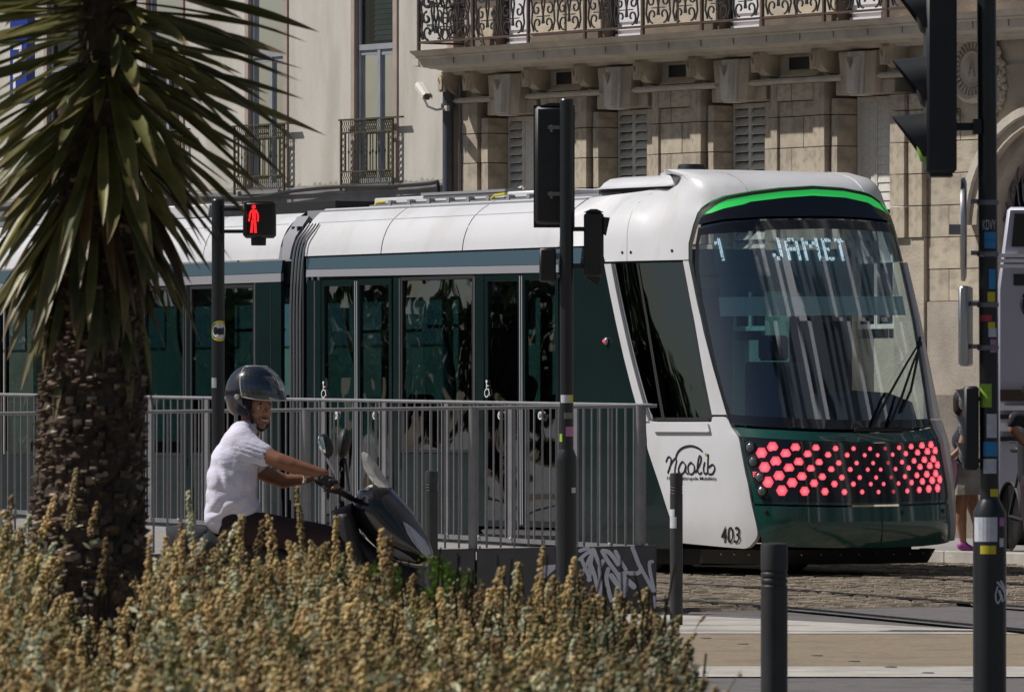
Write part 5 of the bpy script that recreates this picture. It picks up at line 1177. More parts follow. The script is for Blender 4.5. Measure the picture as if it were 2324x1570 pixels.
# ------------------------------------------------------------------ rider and scooter
YS = 42.0; k_ = YS/F0
def V(x, y, d=0): return Vector((xat(x, YS), YS+d, zat(y, YS)))
def inflate(name, poly, m, parent, w, fall, d=0, step=.02, y0=0, ref=None):
    """pillow solid from a side outline (photo px): half-width w, rounded over distance fall"""
    pts = [Vector((xat(x, YS), zat(y, YS))) for x, y in poly]; out = []
    for i in range(len(pts)):
        a, b = pts[i], pts[(i+1) % len(pts)]; n = max(1, int((b-a).length/step)); out += [a+(b-a)*k/n for k in range(n)]
    N = len(out)
    def dist(q):
        best = 9
        for i in range(N):
            a, b = out[i], out[(i+1) % N]; e = b-a; t = max(0, min(1, (q-a).dot(e)/max(e.length_squared,1e-9))); best = min(best, (q-a-e*t).length)
        return best
    def inside(q):
        c = False; j = N-1
        for i in range(N):
            if (out[i].y > q.y) != (out[j].y > q.y) and q.x < (out[j].x-out[i].x)*(q.y-out[i].y)/(out[j].y-out[i].y)+out[i].x: c = not c
            j = i
        return c
    P2 = list(out); x = min(p.x for p in out)
    while x < max(p.x for p in out):
        z = min(p.y for p in out)
        while z < max(p.y for p in out):
            q = Vector((x, z))
            if inside(q) and dist(q) > step*.4: P2.append(q)
            z += step
        x += step
    vs, _, fs, *_r = delaunay_2d_cdt(P2, [(i, (i+1) % N) for i in range(N)], [list(range(N))], 1, 1e-6)
    if ref:
        own = out; out = []; rp_ = [Vector((xat(x, YS), zat(y, YS))) for x, y in ref]
        for i in range(len(rp_)):
            a, b = rp_[i], rp_[(i+1) % len(rp_)]; n = max(1, int((b-a).length/step)); out += [a+(b-a)*k/n for k in range(n)]
        N = len(out)
    hw = []
    for v in vs: u = min(1, (dist(v)+(.004 if ref else 0))/fall); hw.append(w*math.sqrt(max(0, 1-(1-u)**2))+.002)
    mb = MB(); n = len(vs)
    mb.v = [(v.x, YS+y0-h, v.y) for v, h in zip(vs, hw)]+[(v.x, YS+y0+h, v.y) for v, h in zip(vs, hw)]
    mb.f = [tuple(f) for f in fs]+[tuple(i+n for i in reversed(f)) for f in fs]
    cnt = {}
    for f in fs:
        for i in range(len(f)): e = (f[i], f[(i+1) % len(f)]); cnt.setdefault((min(e), max(e)), []).append(e)
    for kk, es in cnt.items():
        if len(es) == 1: a, b = es[0]; mb.f.append((b, a, a+n, b+n))
    return mb.build(name, m, parent, sharp=60)
sct = thing('scooter', 'black maxi scooter with a short pale windscreen ridden by the man in white', 'scooter')
FF = [(800,1140),(815,1112),(853,1096),(886,1104),(905,1125),(934,1157),(955,1190),(972,1222),(984,1255),(982,1276),(968,1284),(945,1282),(900,1272),(862,1250),(836,1225),(812,1195),(795,1165)]
inflate('front_fairing', FF, M['scooter'], sct, .19, .14)
inflate('lower_fairing', [(800,1190),(830,1222),(868,1256),(915,1280),(950,1290),(958,1310),(935,1345),(900,1370),(850,1330),(820,1290),(802,1240)], M['scooter_matt'], sct, .15, .10)
inflate('side_fairing', [(800,1142),(850,1138),(895,1150),(925,1180),(905,1190),(860,1172),(815,1165)], M['scooter'], sct, .205, .12)
inflate('leg_shield', [(756,1158),(800,1140),(815,1200),(840,1290),(860,1370),(830,1400),(790,1360),(770,1260)], M['scooter_matt'], sct, .22, .06)
inflate('floor', [(560,1330),(840,1340),(850,1410),(560,1410)], M['scooter_matt'], sct, .17, .05)
inflate('seat', [(470,1200),(520,1215),(600,1222),(680,1240),(670,1290),(560,1300),(430,1262),(400,1220)], M['scooter_matt'], sct, .15, .07)
inflate('tail', [(376,1196),(420,1186),(470,1196),(500,1240),(560,1300),(560,1380),(470,1370),(400,1290),(378,1230)], M['cloth_dark'], sct, .15, .10)
hl = [(915,1181),(930,1190),(947,1205),(962,1220),(973,1238),(982,1258),(981,1268),(968,1262),(955,1250),(940,1232),(925,1208)]
inflate('headlight', hl, M['headlamp'], sct, .200, .14, step=.012, ref=FF)
inflate('turn_light', [(863,1234),(884,1237),(905,1246),(932,1262),(948,1275),(930,1274),(905,1268),(880,1253)], M['headlamp'], sct, .200, .14, step=.012, ref=FF)
inflate('trim_strip', [(826,1313),(840,1300),(868,1286),(893,1272),(896,1277),(870,1293),(842,1312),(830,1318)], M['metal'], sct, .20, .03, step=.012)
inflate('dash', [(812,1128),(820,1112),(840,1100),(853,1098),(850,1112),(832,1124),(818,1134)], M['cream_metal'], sct, .09, .03, step=.012)
# curved windscreen
mb = MB(); n = 8; ed = [(822,1040,824,1024),(830,1060,836,1030),(842,1080,855,1052),(853,1094,872,1080),(868,1104,890,1106)]
vs = []
for i, (xa, ya, xb, yb) in enumerate(ed):
    for j in range(n+1):
        t = j/n*2-1; xm = xb+(xa-xb)*abs(t)**2.0; ym = yb+(ya-yb)*abs(t)**2.0; vs.append(V(xm, ym, t*(.12+.035*i)))
fs = [(i*(n+1)+j, i*(n+1)+j+1, (i+1)*(n+1)+j+1, (i+1)*(n+1)+j) for i in range(len(ed)-1) for j in range(n)]; vs2 = [v+Vector((-.008,0,-.004)) for v in vs]; N = len(vs)
mb.add(vs+vs2, fs+[tuple(q+N for q in reversed(f)) for f in fs]); mb.build('windshield', M['screen_cream'], sct, sharp=0)
# handlebar, mirrors
m = MB(); m.tube([V(752,1108,-.30), V(768,1112,-.22), V(790,1125,-.08), V(800,1132,0), V(790,1125,.08), V(768,1112,.22), V(752,1108,.30)], .017, 8); hbz = m.build('handlebar', M['rubber'], sct)
for s in (-1, 1):
    m = MB(); m.tube([V(752,1108,s*.31), V(772,1113,s*.19)], .021, 10); m.build('grip', M['rubber'], hbz)
    m = MB(); m.tube([V(770,1112,s*.22), V(748,1112,s*.27), V(738,1112,s*.31)], .006, 6); m.build('brake_lever', M['dull_metal'], hbz)
m = MB(); m.tube([V(768,1110,-.24), V(758,1066,-.27), V(744,1040,-.28)], .009, 8); m.build('mirror_stem', M['metal'], sct)
rot = Matrix.Rotation(R(-18), 3, 'Y') @ Matrix.Rotation(R(-28), 3, 'Z')
m = MB(); m.ball(V(743,1010,-.28), .055, 14, 4, (.55,1.0,1.25), rot); m.build('mirror', M['rubber'], sct)
m = MB(); m.ball(V(737,1008,-.30), .048, 14, 4, (.45,.9,1.25), rot); m.build('mirror_glass', M['mirror'], sct)
m = MB(); m.tube([V(790,1115,.24), V(784,1072,.28), V(780,1040,.29)], .009, 8); m.build('mirror_stem', M['rubber'], sct)
m = MB(); m.ball(V(777,1006,.29), .075, 14, 4, (.52,1.0,1.15), Matrix.Rotation(R(8), 3, 'Y')); m.build('mirror', M['rubber'], sct)
# wheels
for wx, wz in ((905, .235), (455, .235)):
    c = Vector((xat(wx, YS), YS, wz)); rt = Matrix.Rotation(R(90), 3, 'X')
    m = MB(); m.lathe([(.165,-.05),(.20,-.058),(.228,-.035),(.235,0),(.228,.035),(.20,.058),(.165,.05)], c, 28, rt); wl_ = m.build('wheel', M['rubber'], sct)
    m = MB(); m.lathe([(.16,-.03),(.162,.0),(.16,.03)], c, 24, rt); m.lathe([(.04,-.05),(.04,.05)], c, 12, rt)
    for k in range(5):
        t = k*2*math.pi/5; m.tube([c, c+Vector((.15*math.cos(t),0,.15*math.sin(t)))], .014, 6)
    m.build('rim', M['dull_metal'], wl_)
inflate('mudguard', [(862,1330),(885,1310),(915,1308),(945,1325),(955,1350),(930,1345),(900,1340),(875,1345)], M['scooter_matt'], sct, .07, .03)
m = MB(); m.tube([V(905,1385,-.08), V(870,1270,-.07)], .022, 8); m.tube([V(905,1385,.08), V(870,1270,.07)], .022, 8); m.build('fork', M['rubber'], sct)
for o in sct.children: pass

rd = thing('person', 'smiling rider in a white t-shirt and open-face black helmet on the black scooter', 'person')
skin = M['skin']
body = blob('body', [
    (V(566,945),.048, V(568,985),.055),                                        # neck
    (V(583,918),.072, V(590,945),.062), (V(588,950),.055, V(590,958),.045),  # head and jaw
    (V(548,1000,-.17),.055, V(560,1015,-.20),.052), (V(560,1015,-.20),.054, V(636,1044,-.27),.044), (V(636,1044,-.27),.045, V(666,1055,-.28),.045), (V(666,1055,-.28),.043, V(738,1074,-.29),.029),
    (V(548,1000,.17),.055, V(590,1072,.24),.045), (V(590,1072,.24),.046, V(640,1092,.27),.043), (V(640,1092,.27),.041, V(700,1088,.28),.026),
    (V(550,1020,-.08),.10, V(550,1020,.08),.10), (V(530,1120,-.06),.10, V(530,1120,.06),.10), (V(550,1020),.11, V(530,1170),.11),
    (V(530,1180,-.08),.10, V(530,1180,.08),.10), (V(540,1190,-.10),.075, V(735,1222,-.16),.055), (V(735,1222,-.16),.05, V(712,1380,-.15),.038), (V(540,1190,.10),.075, V(735,1222,.16),.055), (V(735,1222,.16),.05, V(712,1380,.15),.038)], skin, rd, voxel=.007, smooth=5)
shirt = blob('tshirt', [
    (V(548,985,-.09),.075, V(548,985,.09),.075), (V(540,1010,-.11),.098, V(540,1010,.11),.098), (V(533,1050,-.10),.135, V(533,1050,.10),.135), (V(527,1090,-.10),.145, V(527,1090,.10),.145), (V(525,1130,-.09),.145, V(525,1130,.09),.145),
    (V(505,1170,-.08),.105, V(505,1170,.08),.105), (V(545,1160,-.08),.12, V(545,1160,.08),.12), (V(500,1185,-.08),.07, V(500,1190,.08),.07),
    (V(550,1000,-.15),.085, V(572,1018,-.19),.078), (V(572,1018,-.19),.078, V(600,1032,-.225),.070), (V(550,1000,.15),.085, V(575,1045,.20),.075), (V(566,972,-.03),.055, V(566,972,.03),.055),
    ], M['shirt'], rd, voxel=.009, smooth=16)
import mathutils
for v in shirt.data.vertices:
    c = v.co; n = v.normal; px_ = CX+F0*c.x/c.y; py_ = HZ-F0*(c.z-CZ)/c.y; a = 0
    nz = mathutils.noise.noise(Vector((c.x*9, c.y*9, c.z*9)))
    g = math.exp(-((px_-572)/26)**2-((py_-1035)/24)**2); a += .0085*g*math.sin((py_-.25*px_)*.62+nz*2.5)                # sleeve creases
    g = math.exp(-((px_-530)/52)**2-((py_-1160)/30)**2); a += .011*g*math.sin((py_*.8+px_*.55)*.22+nz*3)               # folds gathered at the waist
    g = math.exp(-((px_-500)/34)**2-((py_-1085)/60)**2); a += .006*g*math.sin((px_*.9-py_*.25)*.20+nz*3.5)             # long folds down the back
    g = math.exp(-((px_-560)/26)**2-((py_-1085)/45)**2); a += .006*g*math.sin((px_*.9+py_*.35)*.26+nz*3)
    a += .004*nz; v.co = c+n*a
shirt.data.update()
blob('trousers', [(V(535,1185,-.09),.115, V(535,1185,.09),.115), (V(545,1195,-.11),.105, V(740,1222,-.17),.078), (V(740,1222,-.17),.075, V(715,1385,-.15),.055), (V(545,1195,.11),.105, V(740,1222,.17),.078), (V(740,1222,.17),.075, V(715,1385,.15),.055)], M['trousers'], rd, voxel=.010)
for s in (-1, 1): blob('shoe', [(V(706,1395,s*.15),.045, V(745,1402,s*.16),.038), (V(745,1402,s*.16),.036, V(760,1404,s*.16),.028)], M['cloth_dark'], rd, voxel=.008)
# hands: palm, four fingers curled round the grip and a thumb
def hand(s, x, y):
    d = s*.30
    gl = [(V(x-6,y-3,d),.027, V(x+10,y+4,d*.98),.030)]
    fg = []
    for k in range(4):
        dd = d+s*(-.035+.022*k)*1.0; ln = (1.0,1.08,1.04,.9)[k]
        a = V(x+12,y+1,dd); b = V(x+22*ln,y+3,dd); c = V(x+25*ln,y+13,dd); e = V(x+17*ln,y+19,dd)
        gl.append((a,.011,b,.0105)); gl.append((b,.0105, b+(c-b)*.6,.010)); fg += [(b+(c-b)*.5,.0092,c,.009),(c,.009,e,.008)]
    gl.append((V(x+2,y+6,d*.96),.013, V(x+8,y+14,d*.90),.011)); fg.append((V(x+8,y+14,d*.90),.0095, V(x+16,y+19,d*.88),.0085))
    blob('glove', gl, M['glove'], rd, voxel=.004, smooth=2); blob('fingers', fg, skin, rd, voxel=.0032, smooth=2)
hand(-1, 742, 1088); hand(1, 727, 1094)
m = MB(); m.tube([V(687,1079,.245), V(690,1087,.243), V(687,1097,.245)], .010, 8); m.build('bracelet', M['cream_metal'], rd)
# face, turned towards the camera
Hc = V(583, 932); yaw = R(-58)     # facing +x turned to -y
FM = Matrix.Translation(Hc) @ Matrix.Rotation(yaw, 4, 'Z')     # local +x = out of the face
def fp(x, y, z): return FM @ Vector((x, y, z))
blob('face', [(fp(.035,0,.03),.066, fp(.03,0,-.015),.060), (fp(.045,-.028,-.015),.036, fp(.045,.028,-.015),.036), (fp(.045,0,-.065),.034, fp(.05,0,-.08),.026), (fp(.085,0,.02),.010, fp(.108,0,-.012),.015), (fp(.100,-.013,-.016),.009, fp(.100,.013,-.016),.009), (fp(.080,-.034,.034),.011, fp(.080,.034,.034),.011), (fp(.083,-.022,-.045),.010, fp(.083,.022,-.045),.010), (fp(.080,-.018,-.064),.011, fp(.080,.018,-.064),.011)], M['face'], rd, voxel=.004, smooth=3)
m = MB()
for s in (-1, 1): m.ball(fp(.079, s*.030, .016), .0125, 10, 3, (1,1,.55))
m.build('eyes', M['white'], rd)
m = MB()
for s in (-1, 1): m.ball(fp(.0875, s*.029, .016), .0068, 8, 2)
m.build('pupils', M['hair'], rd)
m = MB()
for s in (-1, 1): m.tube([fp(.083, s*.012, .034), fp(.092, s*.028, .039), fp(.080, s*.045, .031)], [.004,.0055,.003], 6)
m.build('eyebrows', M['hair'], rd)
m = MB(); m.tube([fp(.082,-.024,-.046), fp(.0955,-.012,-.0535), fp(.099,0,-.055), fp(.0955,.012,-.0535), fp(.082,.024,-.046)], [.003,.008,.0092,.008,.003], 8); m.build('teeth', M['tooth'], rd)
m = MB(); m.tube([fp(.080,-.03,-.042), fp(.097,-.012,-.043), fp(.100,0,-.044), fp(.097,.012,-.043), fp(.080,.03,-.042)], .0035, 6); m.tube([fp(.080,-.026,-.052), fp(.094,-.012,-.063), fp(.098,0,-.065), fp(.094,.012,-.063), fp(.080,.026,-.052)], .004, 6); m.build('lips', mat('lips', (.10,.03,.022), .5), rd)
# helmet: shell with an opening, rim, visor pushed up, strap
hm = thing('helmet', 'glossy black open-face helmet with a raised clear visor on the rider', 'helmet')
HC = V(571, 893, -.005); HM = Matrix.Translation(HC) @ Matrix.Rotation(yaw*.55, 4, 'Z')
mb = MB(); nu, nv = 40, 22; vs = []; keep = []
ra, rb_, rc = .158, .128, .163
for j in range(nv+1):
    ph = math.pi*j/nv
    for i in range(nu):
        th = 2*math.pi*i/nu; x = ra*math.sin(ph)*math.cos(th); y = rb_*math.sin(ph)*math.sin(th); z = rc*math.cos(ph)
        if z < 0: x -= .012*(-z/rc); 
        vs.append(Vector((x, y, z)))
fs = []
for j in range(nv):
    for i in range(nu):
        q = (j*nu+i, j*nu+(i+1) % nu, (j+1)*nu+(i+1) % nu, (j+1)*nu+i); c = sum((vs[k] for k in q), Vector())/4
        opening = (c.x > .012+.02*(c.z < -.07) and c.z < -.010) or c.z < -.115 or (c.x > -.02 and c.z < -.085)
        if not opening: fs.append(q)
inner = [v*.90 for v in vs]; N = len(vs)
cnt = {}
for f in fs:
    for i in range(4): e = (f[i], f[(i+1) % 4]); cnt.setdefault((min(e), max(e)), []).append(e)
allf = list(fs)+[tuple(k+N for k in reversed(f)) for f in fs]
for es in cnt.values():
    if len(es) == 1: a, b = es[0]; allf.append((b, a, a+N, b+N))
mb.add([HM @ v for v in vs]+[HM @ v for v in inner], allf); sh = mb.build('shell', M['helmet'], hm, sharp=50)
sd_ = sh.modifiers.new('smooth', 'SMOOTH'); sd_.factor = .5; sd_.iterations = 3
mb = MB(); vs = []; nv2, nu2 = 8, 18
for j in range(nv2+1):
    el = R(62-78*j/nv2)
    for i in range(nu2+1):
        t = -1+2*i/nu2; az = t*R(96)*(1-.12*(j/nv2)); q = 1+.26*(j/nv2)*math.cos(az); x = (ra+.012)*math.cos(el)*math.cos(az)*q+.012; y = (rb_+.014)*math.cos(el)*math.sin(az); z = rc*math.sin(el)*1.02+.006
        if abs(t) > .6: z += .0*(abs(t)-.6)
        vs.append(HM @ Vector((x, y, z+.022*abs(t)**3*(j/nv2))))
fs = [(j*(nu2+1)+i, j*(nu2+1)+i+1, (j+1)*(nu2+1)+i+1, (j+1)*(nu2+1)+i) for j in range(nv2) for i in range(nu2)]
mb.add(vs, fs); vz = mb.build('visor', M['visor'], hm, sharp=0)
edge = [vs[nv2*(nu2+1)+i] for i in range(nu2+1)]; e2 = [vs[j*(nu2+1)] for j in range(nv2+1)]; e3 = [vs[j*(nu2+1)+nu2] for j in range(nv2+1)]; e4 = [vs[i] for i in range(nu2+1)]
mb = MB()
for e in (edge, e2, e3, e4): mb.tube(e, .0028, 5)
mb.build('visor_edge', M['cream_metal'], hm)
mb = MB(); mb.tube([HM @ Vector((.010+.006*abs(t), rb_*.98*t if abs(t) < 1 else 0, 0)) for t in (-.99, .99)], .001, 4) if 0 else None
rim = []
for i in range(21):
    az = R(-90+180*i/20); rim.append(HM @ Vector((ra*.99*math.cos(az)+.004, rb_*.99*math.sin(az), -.012)))
mb.tube(rim, .009, 6); mb.build('rim', M['rubber'], hm)
mb = MB()
for s in (-1, 1): mb.tube([HM @ Vector((.02, s*.105, -.05)), HM @ Vector((.045, s*.085, -.11)), fp(.035, s*.045, -.085), fp(.055, 0, -.108)], .010, 6)
mb.build('chin_strap', M['cloth_dark'], hm)
mb = MB()
for s in (-1, 1): mb.lathe([(.014,0),(.012,.006),(.004,.008)], HM @ Vector((-.01, s*.132, -.018)), 12, Matrix.Rotation(R(90)*s*-1+yaw*0, 3, 'X'))
mb.build('visor_pivot', M['cream_metal'], hm, kind='stuff')

for s in (-1, 1): m = MB(); m.ball(HM @ Vector((.0,s*.085,-.06)), .05, 12, 4, (1,.6,1.3)); m.build('ear_pad', M['cloth_dark'], hm)

# ------------------------------------------------------------------ people and van on the pavement at the right
YP = 70.2
def W(x, y, d=0): return Vector((xat(x, YP), YP+d, zat(y, YP)))
wm = thing('person', 'woman in a pale skirt and pink trainers walking beyond the tram nose', 'person')
blob('body', [(W(2188,912),.085, W(2190,930),.075), (W(2190,945),.04, W(2190,965),.045), (W(2190,975,-.12),.06, W(2190,975,.12),.06), (W(2190,990),.10, W(2190,1050),.10), (W(2190,1060,-.05),.10, W(2190,1060,.05),.10),
    (W(2188,1075,-.06),.085, W(2180,1160,-.06),.055), (W(2180,1160,-.06),.055, W(2180,1180,-.05),.058), (W(2180,1180,-.05),.056, W(2186,1232,-.02),.030), (W(2186,1232,-.02),.032, W(2200,1244,-.02),.026),
    (W(2196,1075,.07),.085, W(2212,1160,.08),.055), (W(2212,1160,.08),.052, W(2226,1225,.08),.030), (W(2190,978,-.16),.045, W(2176,1020,-.2),.036), (W(2176,1020,-.2),.034, W(2150,1042,-.18),.026), (W(2194,978,.16),.045, W(2206,1030,.2),.034)], M['skin_light'], wm, voxel=.012)
blob('top', [(W(2190,978,-.11),.075, W(2190,978,.11),.075), (W(2190,1000,-.05),.125, W(2190,1000,.05),.125), (W(2189,1040,-.04),.12, W(2189,1040,.04),.12)], M['cloth_dark'], wm, voxel=.014)
mb = MB(); n = 20; vs = []
for i, (y, r_, rj) in enumerate(((1042,.125,.125),(1056,.155,.16),(1080,.185,.19),(1105,.205,.215),(1122,.215,.23))):
    for k in range(n): t = 2*math.pi*k/n; q = 1+.05*math.sin(t*6)*(i/4); c = W(2186,y); vs.append(c+Vector((r_*q*math.cos(t), rj*q*math.sin(t), .0)))
mb.add(vs, [(i*n+k, i*n+(k+1)%n, (i+1)*n+(k+1)%n, (i+1)*n+k) for i in range(4) for k in range(n)]); mb.build('skirt', M['skirt'], wm, sharp=0)
blob('shoe', [(W(2182,1238,-.02),.045, W(2198,1243,-.03),.036), (W(2198,1243,-.03),.036, W(2207,1246,-.03),.026)], M['shoe'], wm, voxel=.008); blob('shoe', [(W(2222,1232,.08),.04, W(2238,1240,.08),.03)], M['shoe'], wm, voxel=.008)
blob('hair', [(W(2187,906,.01),.105, W(2184,925,.02),.09)], M['hair'], wm, voxel=.012)
bgt = thing('shopping_bag', 'pink shopping bag carried beside the pale skirt', 'bag')
m = MB(); c = W(2155,1072,-.14); m.box(c.x-.09, c.x+.06, c.y-.05, c.y+.05, c.z-.17, c.z+.12); m.build('pouch', M['bag'], bgt, bevel=.02)
m = MB(); m.tube([c+Vector((-.06,0,.12)), c+Vector((-.03,0,.2)), c+Vector((.02,0,.2)), c+Vector((.04,0,.12))], .008, 6); m.build('strap', M['bag'], bgt)
m = MB()
for k in range(7): m.ball(c+Vector((-.07+k*.02, rnd(-.02,.02), .12+rnd(0,.03))), .022, 6, 2)
m.build('wrapping', M['white'], bgt, kind='stuff')
mn = thing('person', 'passer-by in a dark top at the right edge, only a bare forearm showing', 'person')
YQ = 67.0
def Q(x, y, d=0): x = x+26; return Vector((xat(x, YQ), YQ+d, zat(y, YQ)))
blob('body', [(Q(2318,880),.085, Q(2320,900),.075), (Q(2318,915),.045, Q(2318,940),.05), (Q(2318,960,-.12),.07, Q(2318,960,.12),.07), (Q(2318,970),.12, Q(2318,1090),.12), (Q(2272,948,-.22),.050, Q(2270,975,-.22),.042), (Q(2270,975,-.22),.042, Q(2292,1003,-.22),.034), (Q(2318,955,-.14),.06, Q(2274,950,-.22),.055),
    (Q(2314,1090,-.08),.09, Q(2310,1180,-.08),.06), (Q(2310,1180,-.08),.058, Q(2316,1258,-.08),.035), (Q(2324,1090,.08),.09, Q(2332,1180,.08),.06), (Q(2332,1180,.08),.058, Q(2340,1258,.08),.035), (Q(2292,1003,-.22),.030, Q(2303,1010,-.22),.028)], M['skin_light'], mn, voxel=.012)
blob('top', [(Q(2318,962,-.13),.09, Q(2318,962,.13),.09), (Q(2318,985),.145, Q(2318,1080),.14), (Q(2312,958,-.16),.075, Q(2276,948,-.22),.062), (Q(2276,948,-.22),.06, Q(2270,960,-.22),.055)], M['cloth_dark'], mn, voxel=.014)
blob('trousers', [(Q(2318,1090,-.05),.12, Q(2318,1090,.05),.12), (Q(2314,1100,-.08),.10, Q(2311,1240,-.08),.06), (Q(2324,1100,.08),.10, Q(2336,1240,.08),.06)], M['trousers'], mn, voxel=.014)
m = MB(); m.ball(Q(2318,878,.01), .105, 12, 4); m.build('hair', M['hair'], mn)
# van: seen from behind
YV = 72.5; vx = xat(2263, YV); vn = thing('van', 'pale lilac van with dark rear window behind the sticker-covered pole', 'van', (vx, YV, .12), R(-5))
def vz(y): return zat(y, YV)-.12
m = MB(); m.extrude([(0,.35),(0,vz(575)-.35),(.10,vz(470)),(1.9,vz(470)),(2.0,vz(575)-.35),(2.0,.35)], 1, 0, 4.6); m.build('body', M['van'], vn, bevel=.03)
m = MB(); m.extrude([(.14,vz(560)),(.17,vz(485)),(1.83,vz(485)),(1.86,vz(560))], 1, -.02, -.001); m.build('rear_window', M['black_gloss'], vn)
m = MB()
for y in (580, 592, 604): z = vz(y); m.box(.01, 1.99, -.035, -.002, z-.018, z+.018)
m.build('ridge', M['white_trim'], vn)
m = MB(); m.box(.16,.5,-.012,-.002,vz(648),vz(622)); m.build('name_plate', M['signal'], vn)
m = MB(); m.lathe([(.16,0),(.14,.02)], (.38,-.002,vz(690)), 20, Matrix.Rotation(R(90),3,'X')); m.build('round_badge', M['cloth_dark'], vn)
m = MB(); m.box(.03,1.97,-.05,-.002,vz(910),vz(884)); m.build('lamp_bar', mat('brown_bar', (.06,.035,.02), .5), vn)
for k, y in enumerate((925, 945, 972, 995)):
    m = MB(); m.box(.03,1.97,-.06,-.002,vz(y)-.025,vz(y)+.02); m.build('bumper_slat', M['white_trim'] if k % 2 == 0 else M['rubber'], vn)
for s in (.12, 1.75):
    m = MB()
    for yy in (.9, 3.7): m.lathe([(.30,0),(.32,.03),(.32,.17),(.30,.2)], (s-.1+0.1, yy, .32), 20, Matrix.Rotation(R(90),3,'Y'))
    m.build('wheel', M['rubber'], vn)
# bicycle leaning by the pole
bk = thing('bicycle', 'dark bicycle parked on the pavement at the right edge below the passer-by', 'bicycle', (xat(2330, 69.4), 69.4, .12), R(-75))
m = MB()
for x in (-.5, .5): m.lathe([(.32,-.012),(.335,0),(.32,.012),(.31,0),(.32,-.012)], (x,0,.33), 28, Matrix.Rotation(R(90),3,'X'))
m.build('wheel', M['rubber'], bk)
m = MB(); m.tube([(-.5,0,.33),(-.1,0,.30),(.36,0,.80),(.5,0,.33)], .014, 6); m.tube([(-.5,0,.33),(-.18,0,.80),(.36,0,.82)], .014, 6); m.tube([(-.1,0,.30),(-.2,0,.92)], .014, 6); m.build('frame', M['cloth_dark'], bk)
m = MB(); m.box(-.32,-.1,-.06,.06,.92,.97); m.build('saddle', M['rubber'], bk, bevel=.015)
m = MB(); m.tube([(.36,0,.8),(.33,0,1.0)], .013, 6); m.tube([(.28,-.27,1.02),(.33,0,1.0),(.28,.27,1.02)], .012, 6); m.build('handlebar', M['dull_metal'], bk)
# ------------------------------------------------------------------ yucca in front
YY = 21.0; yr = random.Random(11)
yc = thing('yucca', 'tall spiky yucca with drooping green leaves and a rough brown trunk', 'plant', (xat(212, YY), YY, 0))
mb = MB(); n = 44; rings = 150; vs = []; cs = []
def tr_r(z): return interp(z, [0,.4,.7,1.0,1.45,1.65,2.0,2.4], [.26,.20,.175,.155,.142,.125,.11,.08])
def tr_x(z): return interp(z, [0,.8,1.6,2.4], [-.035,-.02,.0,.040])
for i in range(rings+1):
    z = 2.75*i/rings
    for k in range(n):
        t = 2*math.pi*k/n; ph = z/.024+k*1.618; r_ = tr_r(z)*(1+.045*math.sin(ph*2.2)*math.sin(t*9+z*31)+yr.uniform(-.05,.05)); vs.append((tr_x(z)+r_*math.cos(t), r_*math.sin(t), z+yr.uniform(-.004,.004)))
        g = yr.uniform(.6,1.2); cs.append((.10*g,.072*g,.05*g))
mb.v = vs; mb.c = cs; mb.f = [(i*n+k, i*n+(k+1)%n, (i+1)*n+(k+1)%n, (i+1)*n+k) for i in range(rings) for k in range(n)]
mb.build('trunk', M['bark'], yc, sharp=0)
mb = MB()      # leaf-base scales
for q in range(2700):
    z = yr.uniform(.35, 2.05); t = yr.uniform(0, 2*math.pi); r_ = tr_r(z); big = 1+.7*sm((1.25-z)/.5)
    w_ = yr.uniform(.005,.014)*big; h = yr.uniform(.004,.009)*big; o_ = yr.uniform(.006,.022)*big
    c = Vector((tr_x(z)+r_*math.cos(t), r_*math.sin(t), z)); e = Vector((-math.sin(t), math.cos(t), 0)); out = Vector((math.cos(t), math.sin(t), 0)); tilt = yr.uniform(-.25,.25)
    a = c-e*w_+Vector((0,0,-h)); b = c+e*w_+Vector((0,0,-h+tilt*w_)); cc_ = c+e*w_*.6+out*o_+Vector((0,0,h*.8)); d = c-e*w_*.6+out*o_+Vector((0,0,h*.8)); f_ = c-e*w_+Vector((0,0,h*1.6)); g_ = c+e*w_+Vector((0,0,h*1.6))
    b_ = yr.random(); col_ = (.13,.09,.062) if b_ < .55 else ((.24,.17,.115) if b_ < .86 else (.50,.41,.32))
    mb.add([a,b,cc_,d,f_,g_], [(0,1,2,3),(3,2,5,4),(0,3,4),(1,5,2)], col_)
mb.build('leaf_scars', M['bark'], yc, sharp=20, kind='stuff')
def leafmesh(L, W_, droop, tone, seed):
    r2 = random.Random(seed); mb = MB(); ns = 12; vs = []; cs = []; fs = []
    twist = r2.uniform(-.5,.5); side = r2.uniform(-.03,.03)
    for i in range(ns+1):
        u = i/ns; wd = W_*min(1, (.42+1.0*u*1.1))*(1-max(0,(u-.62)/.38)**1.7); x = L*u; z = -droop*u*u*L; y = side*math.sin(u*3)
        a = twist*u; ca, sa = math.cos(a), math.sin(a)
        for j, f in enumerate((-1,-.45,.45,1)):
            yy = f*wd/2; zz = (.20*wd if abs(f) == 1 else 0); vs.append((x, y+yy*ca-zz*sa, z+yy*sa+zz*ca))
            tip = max(0, (u-(.84+.07*math.sin(f*3+seed*1.7)))/.10); g = r2.uniform(.92,1.08)
            base_ = Vector(tone)*g*(1.12 if abs(f) == 1 else 1); c = base_.lerp(Vector((.34,.24,.13)), min(1, tip)); cs.append(tuple(c))
    fs = [(i*4+j, i*4+j+1, (i+1)*4+j+1, (i+1)*4+j) for i in range(ns) for j in range(3)]
    mb.v = vs; mb.f = fs; mb.c = cs; me = mb.mesh('leaf', 0); me.shade_smooth(); me.materials.append(M['yucca']); return me
tones = [(.14,.145,.048),(.19,.185,.06),(.09,.10,.038),(.29,.265,.085),(.14,.145,.055)]
green = [leafmesh(yr.uniform(.38,.49), yr.uniform(.033,.046), yr.uniform(.0,.08), tones[k % 5], k) for k in range(12)]
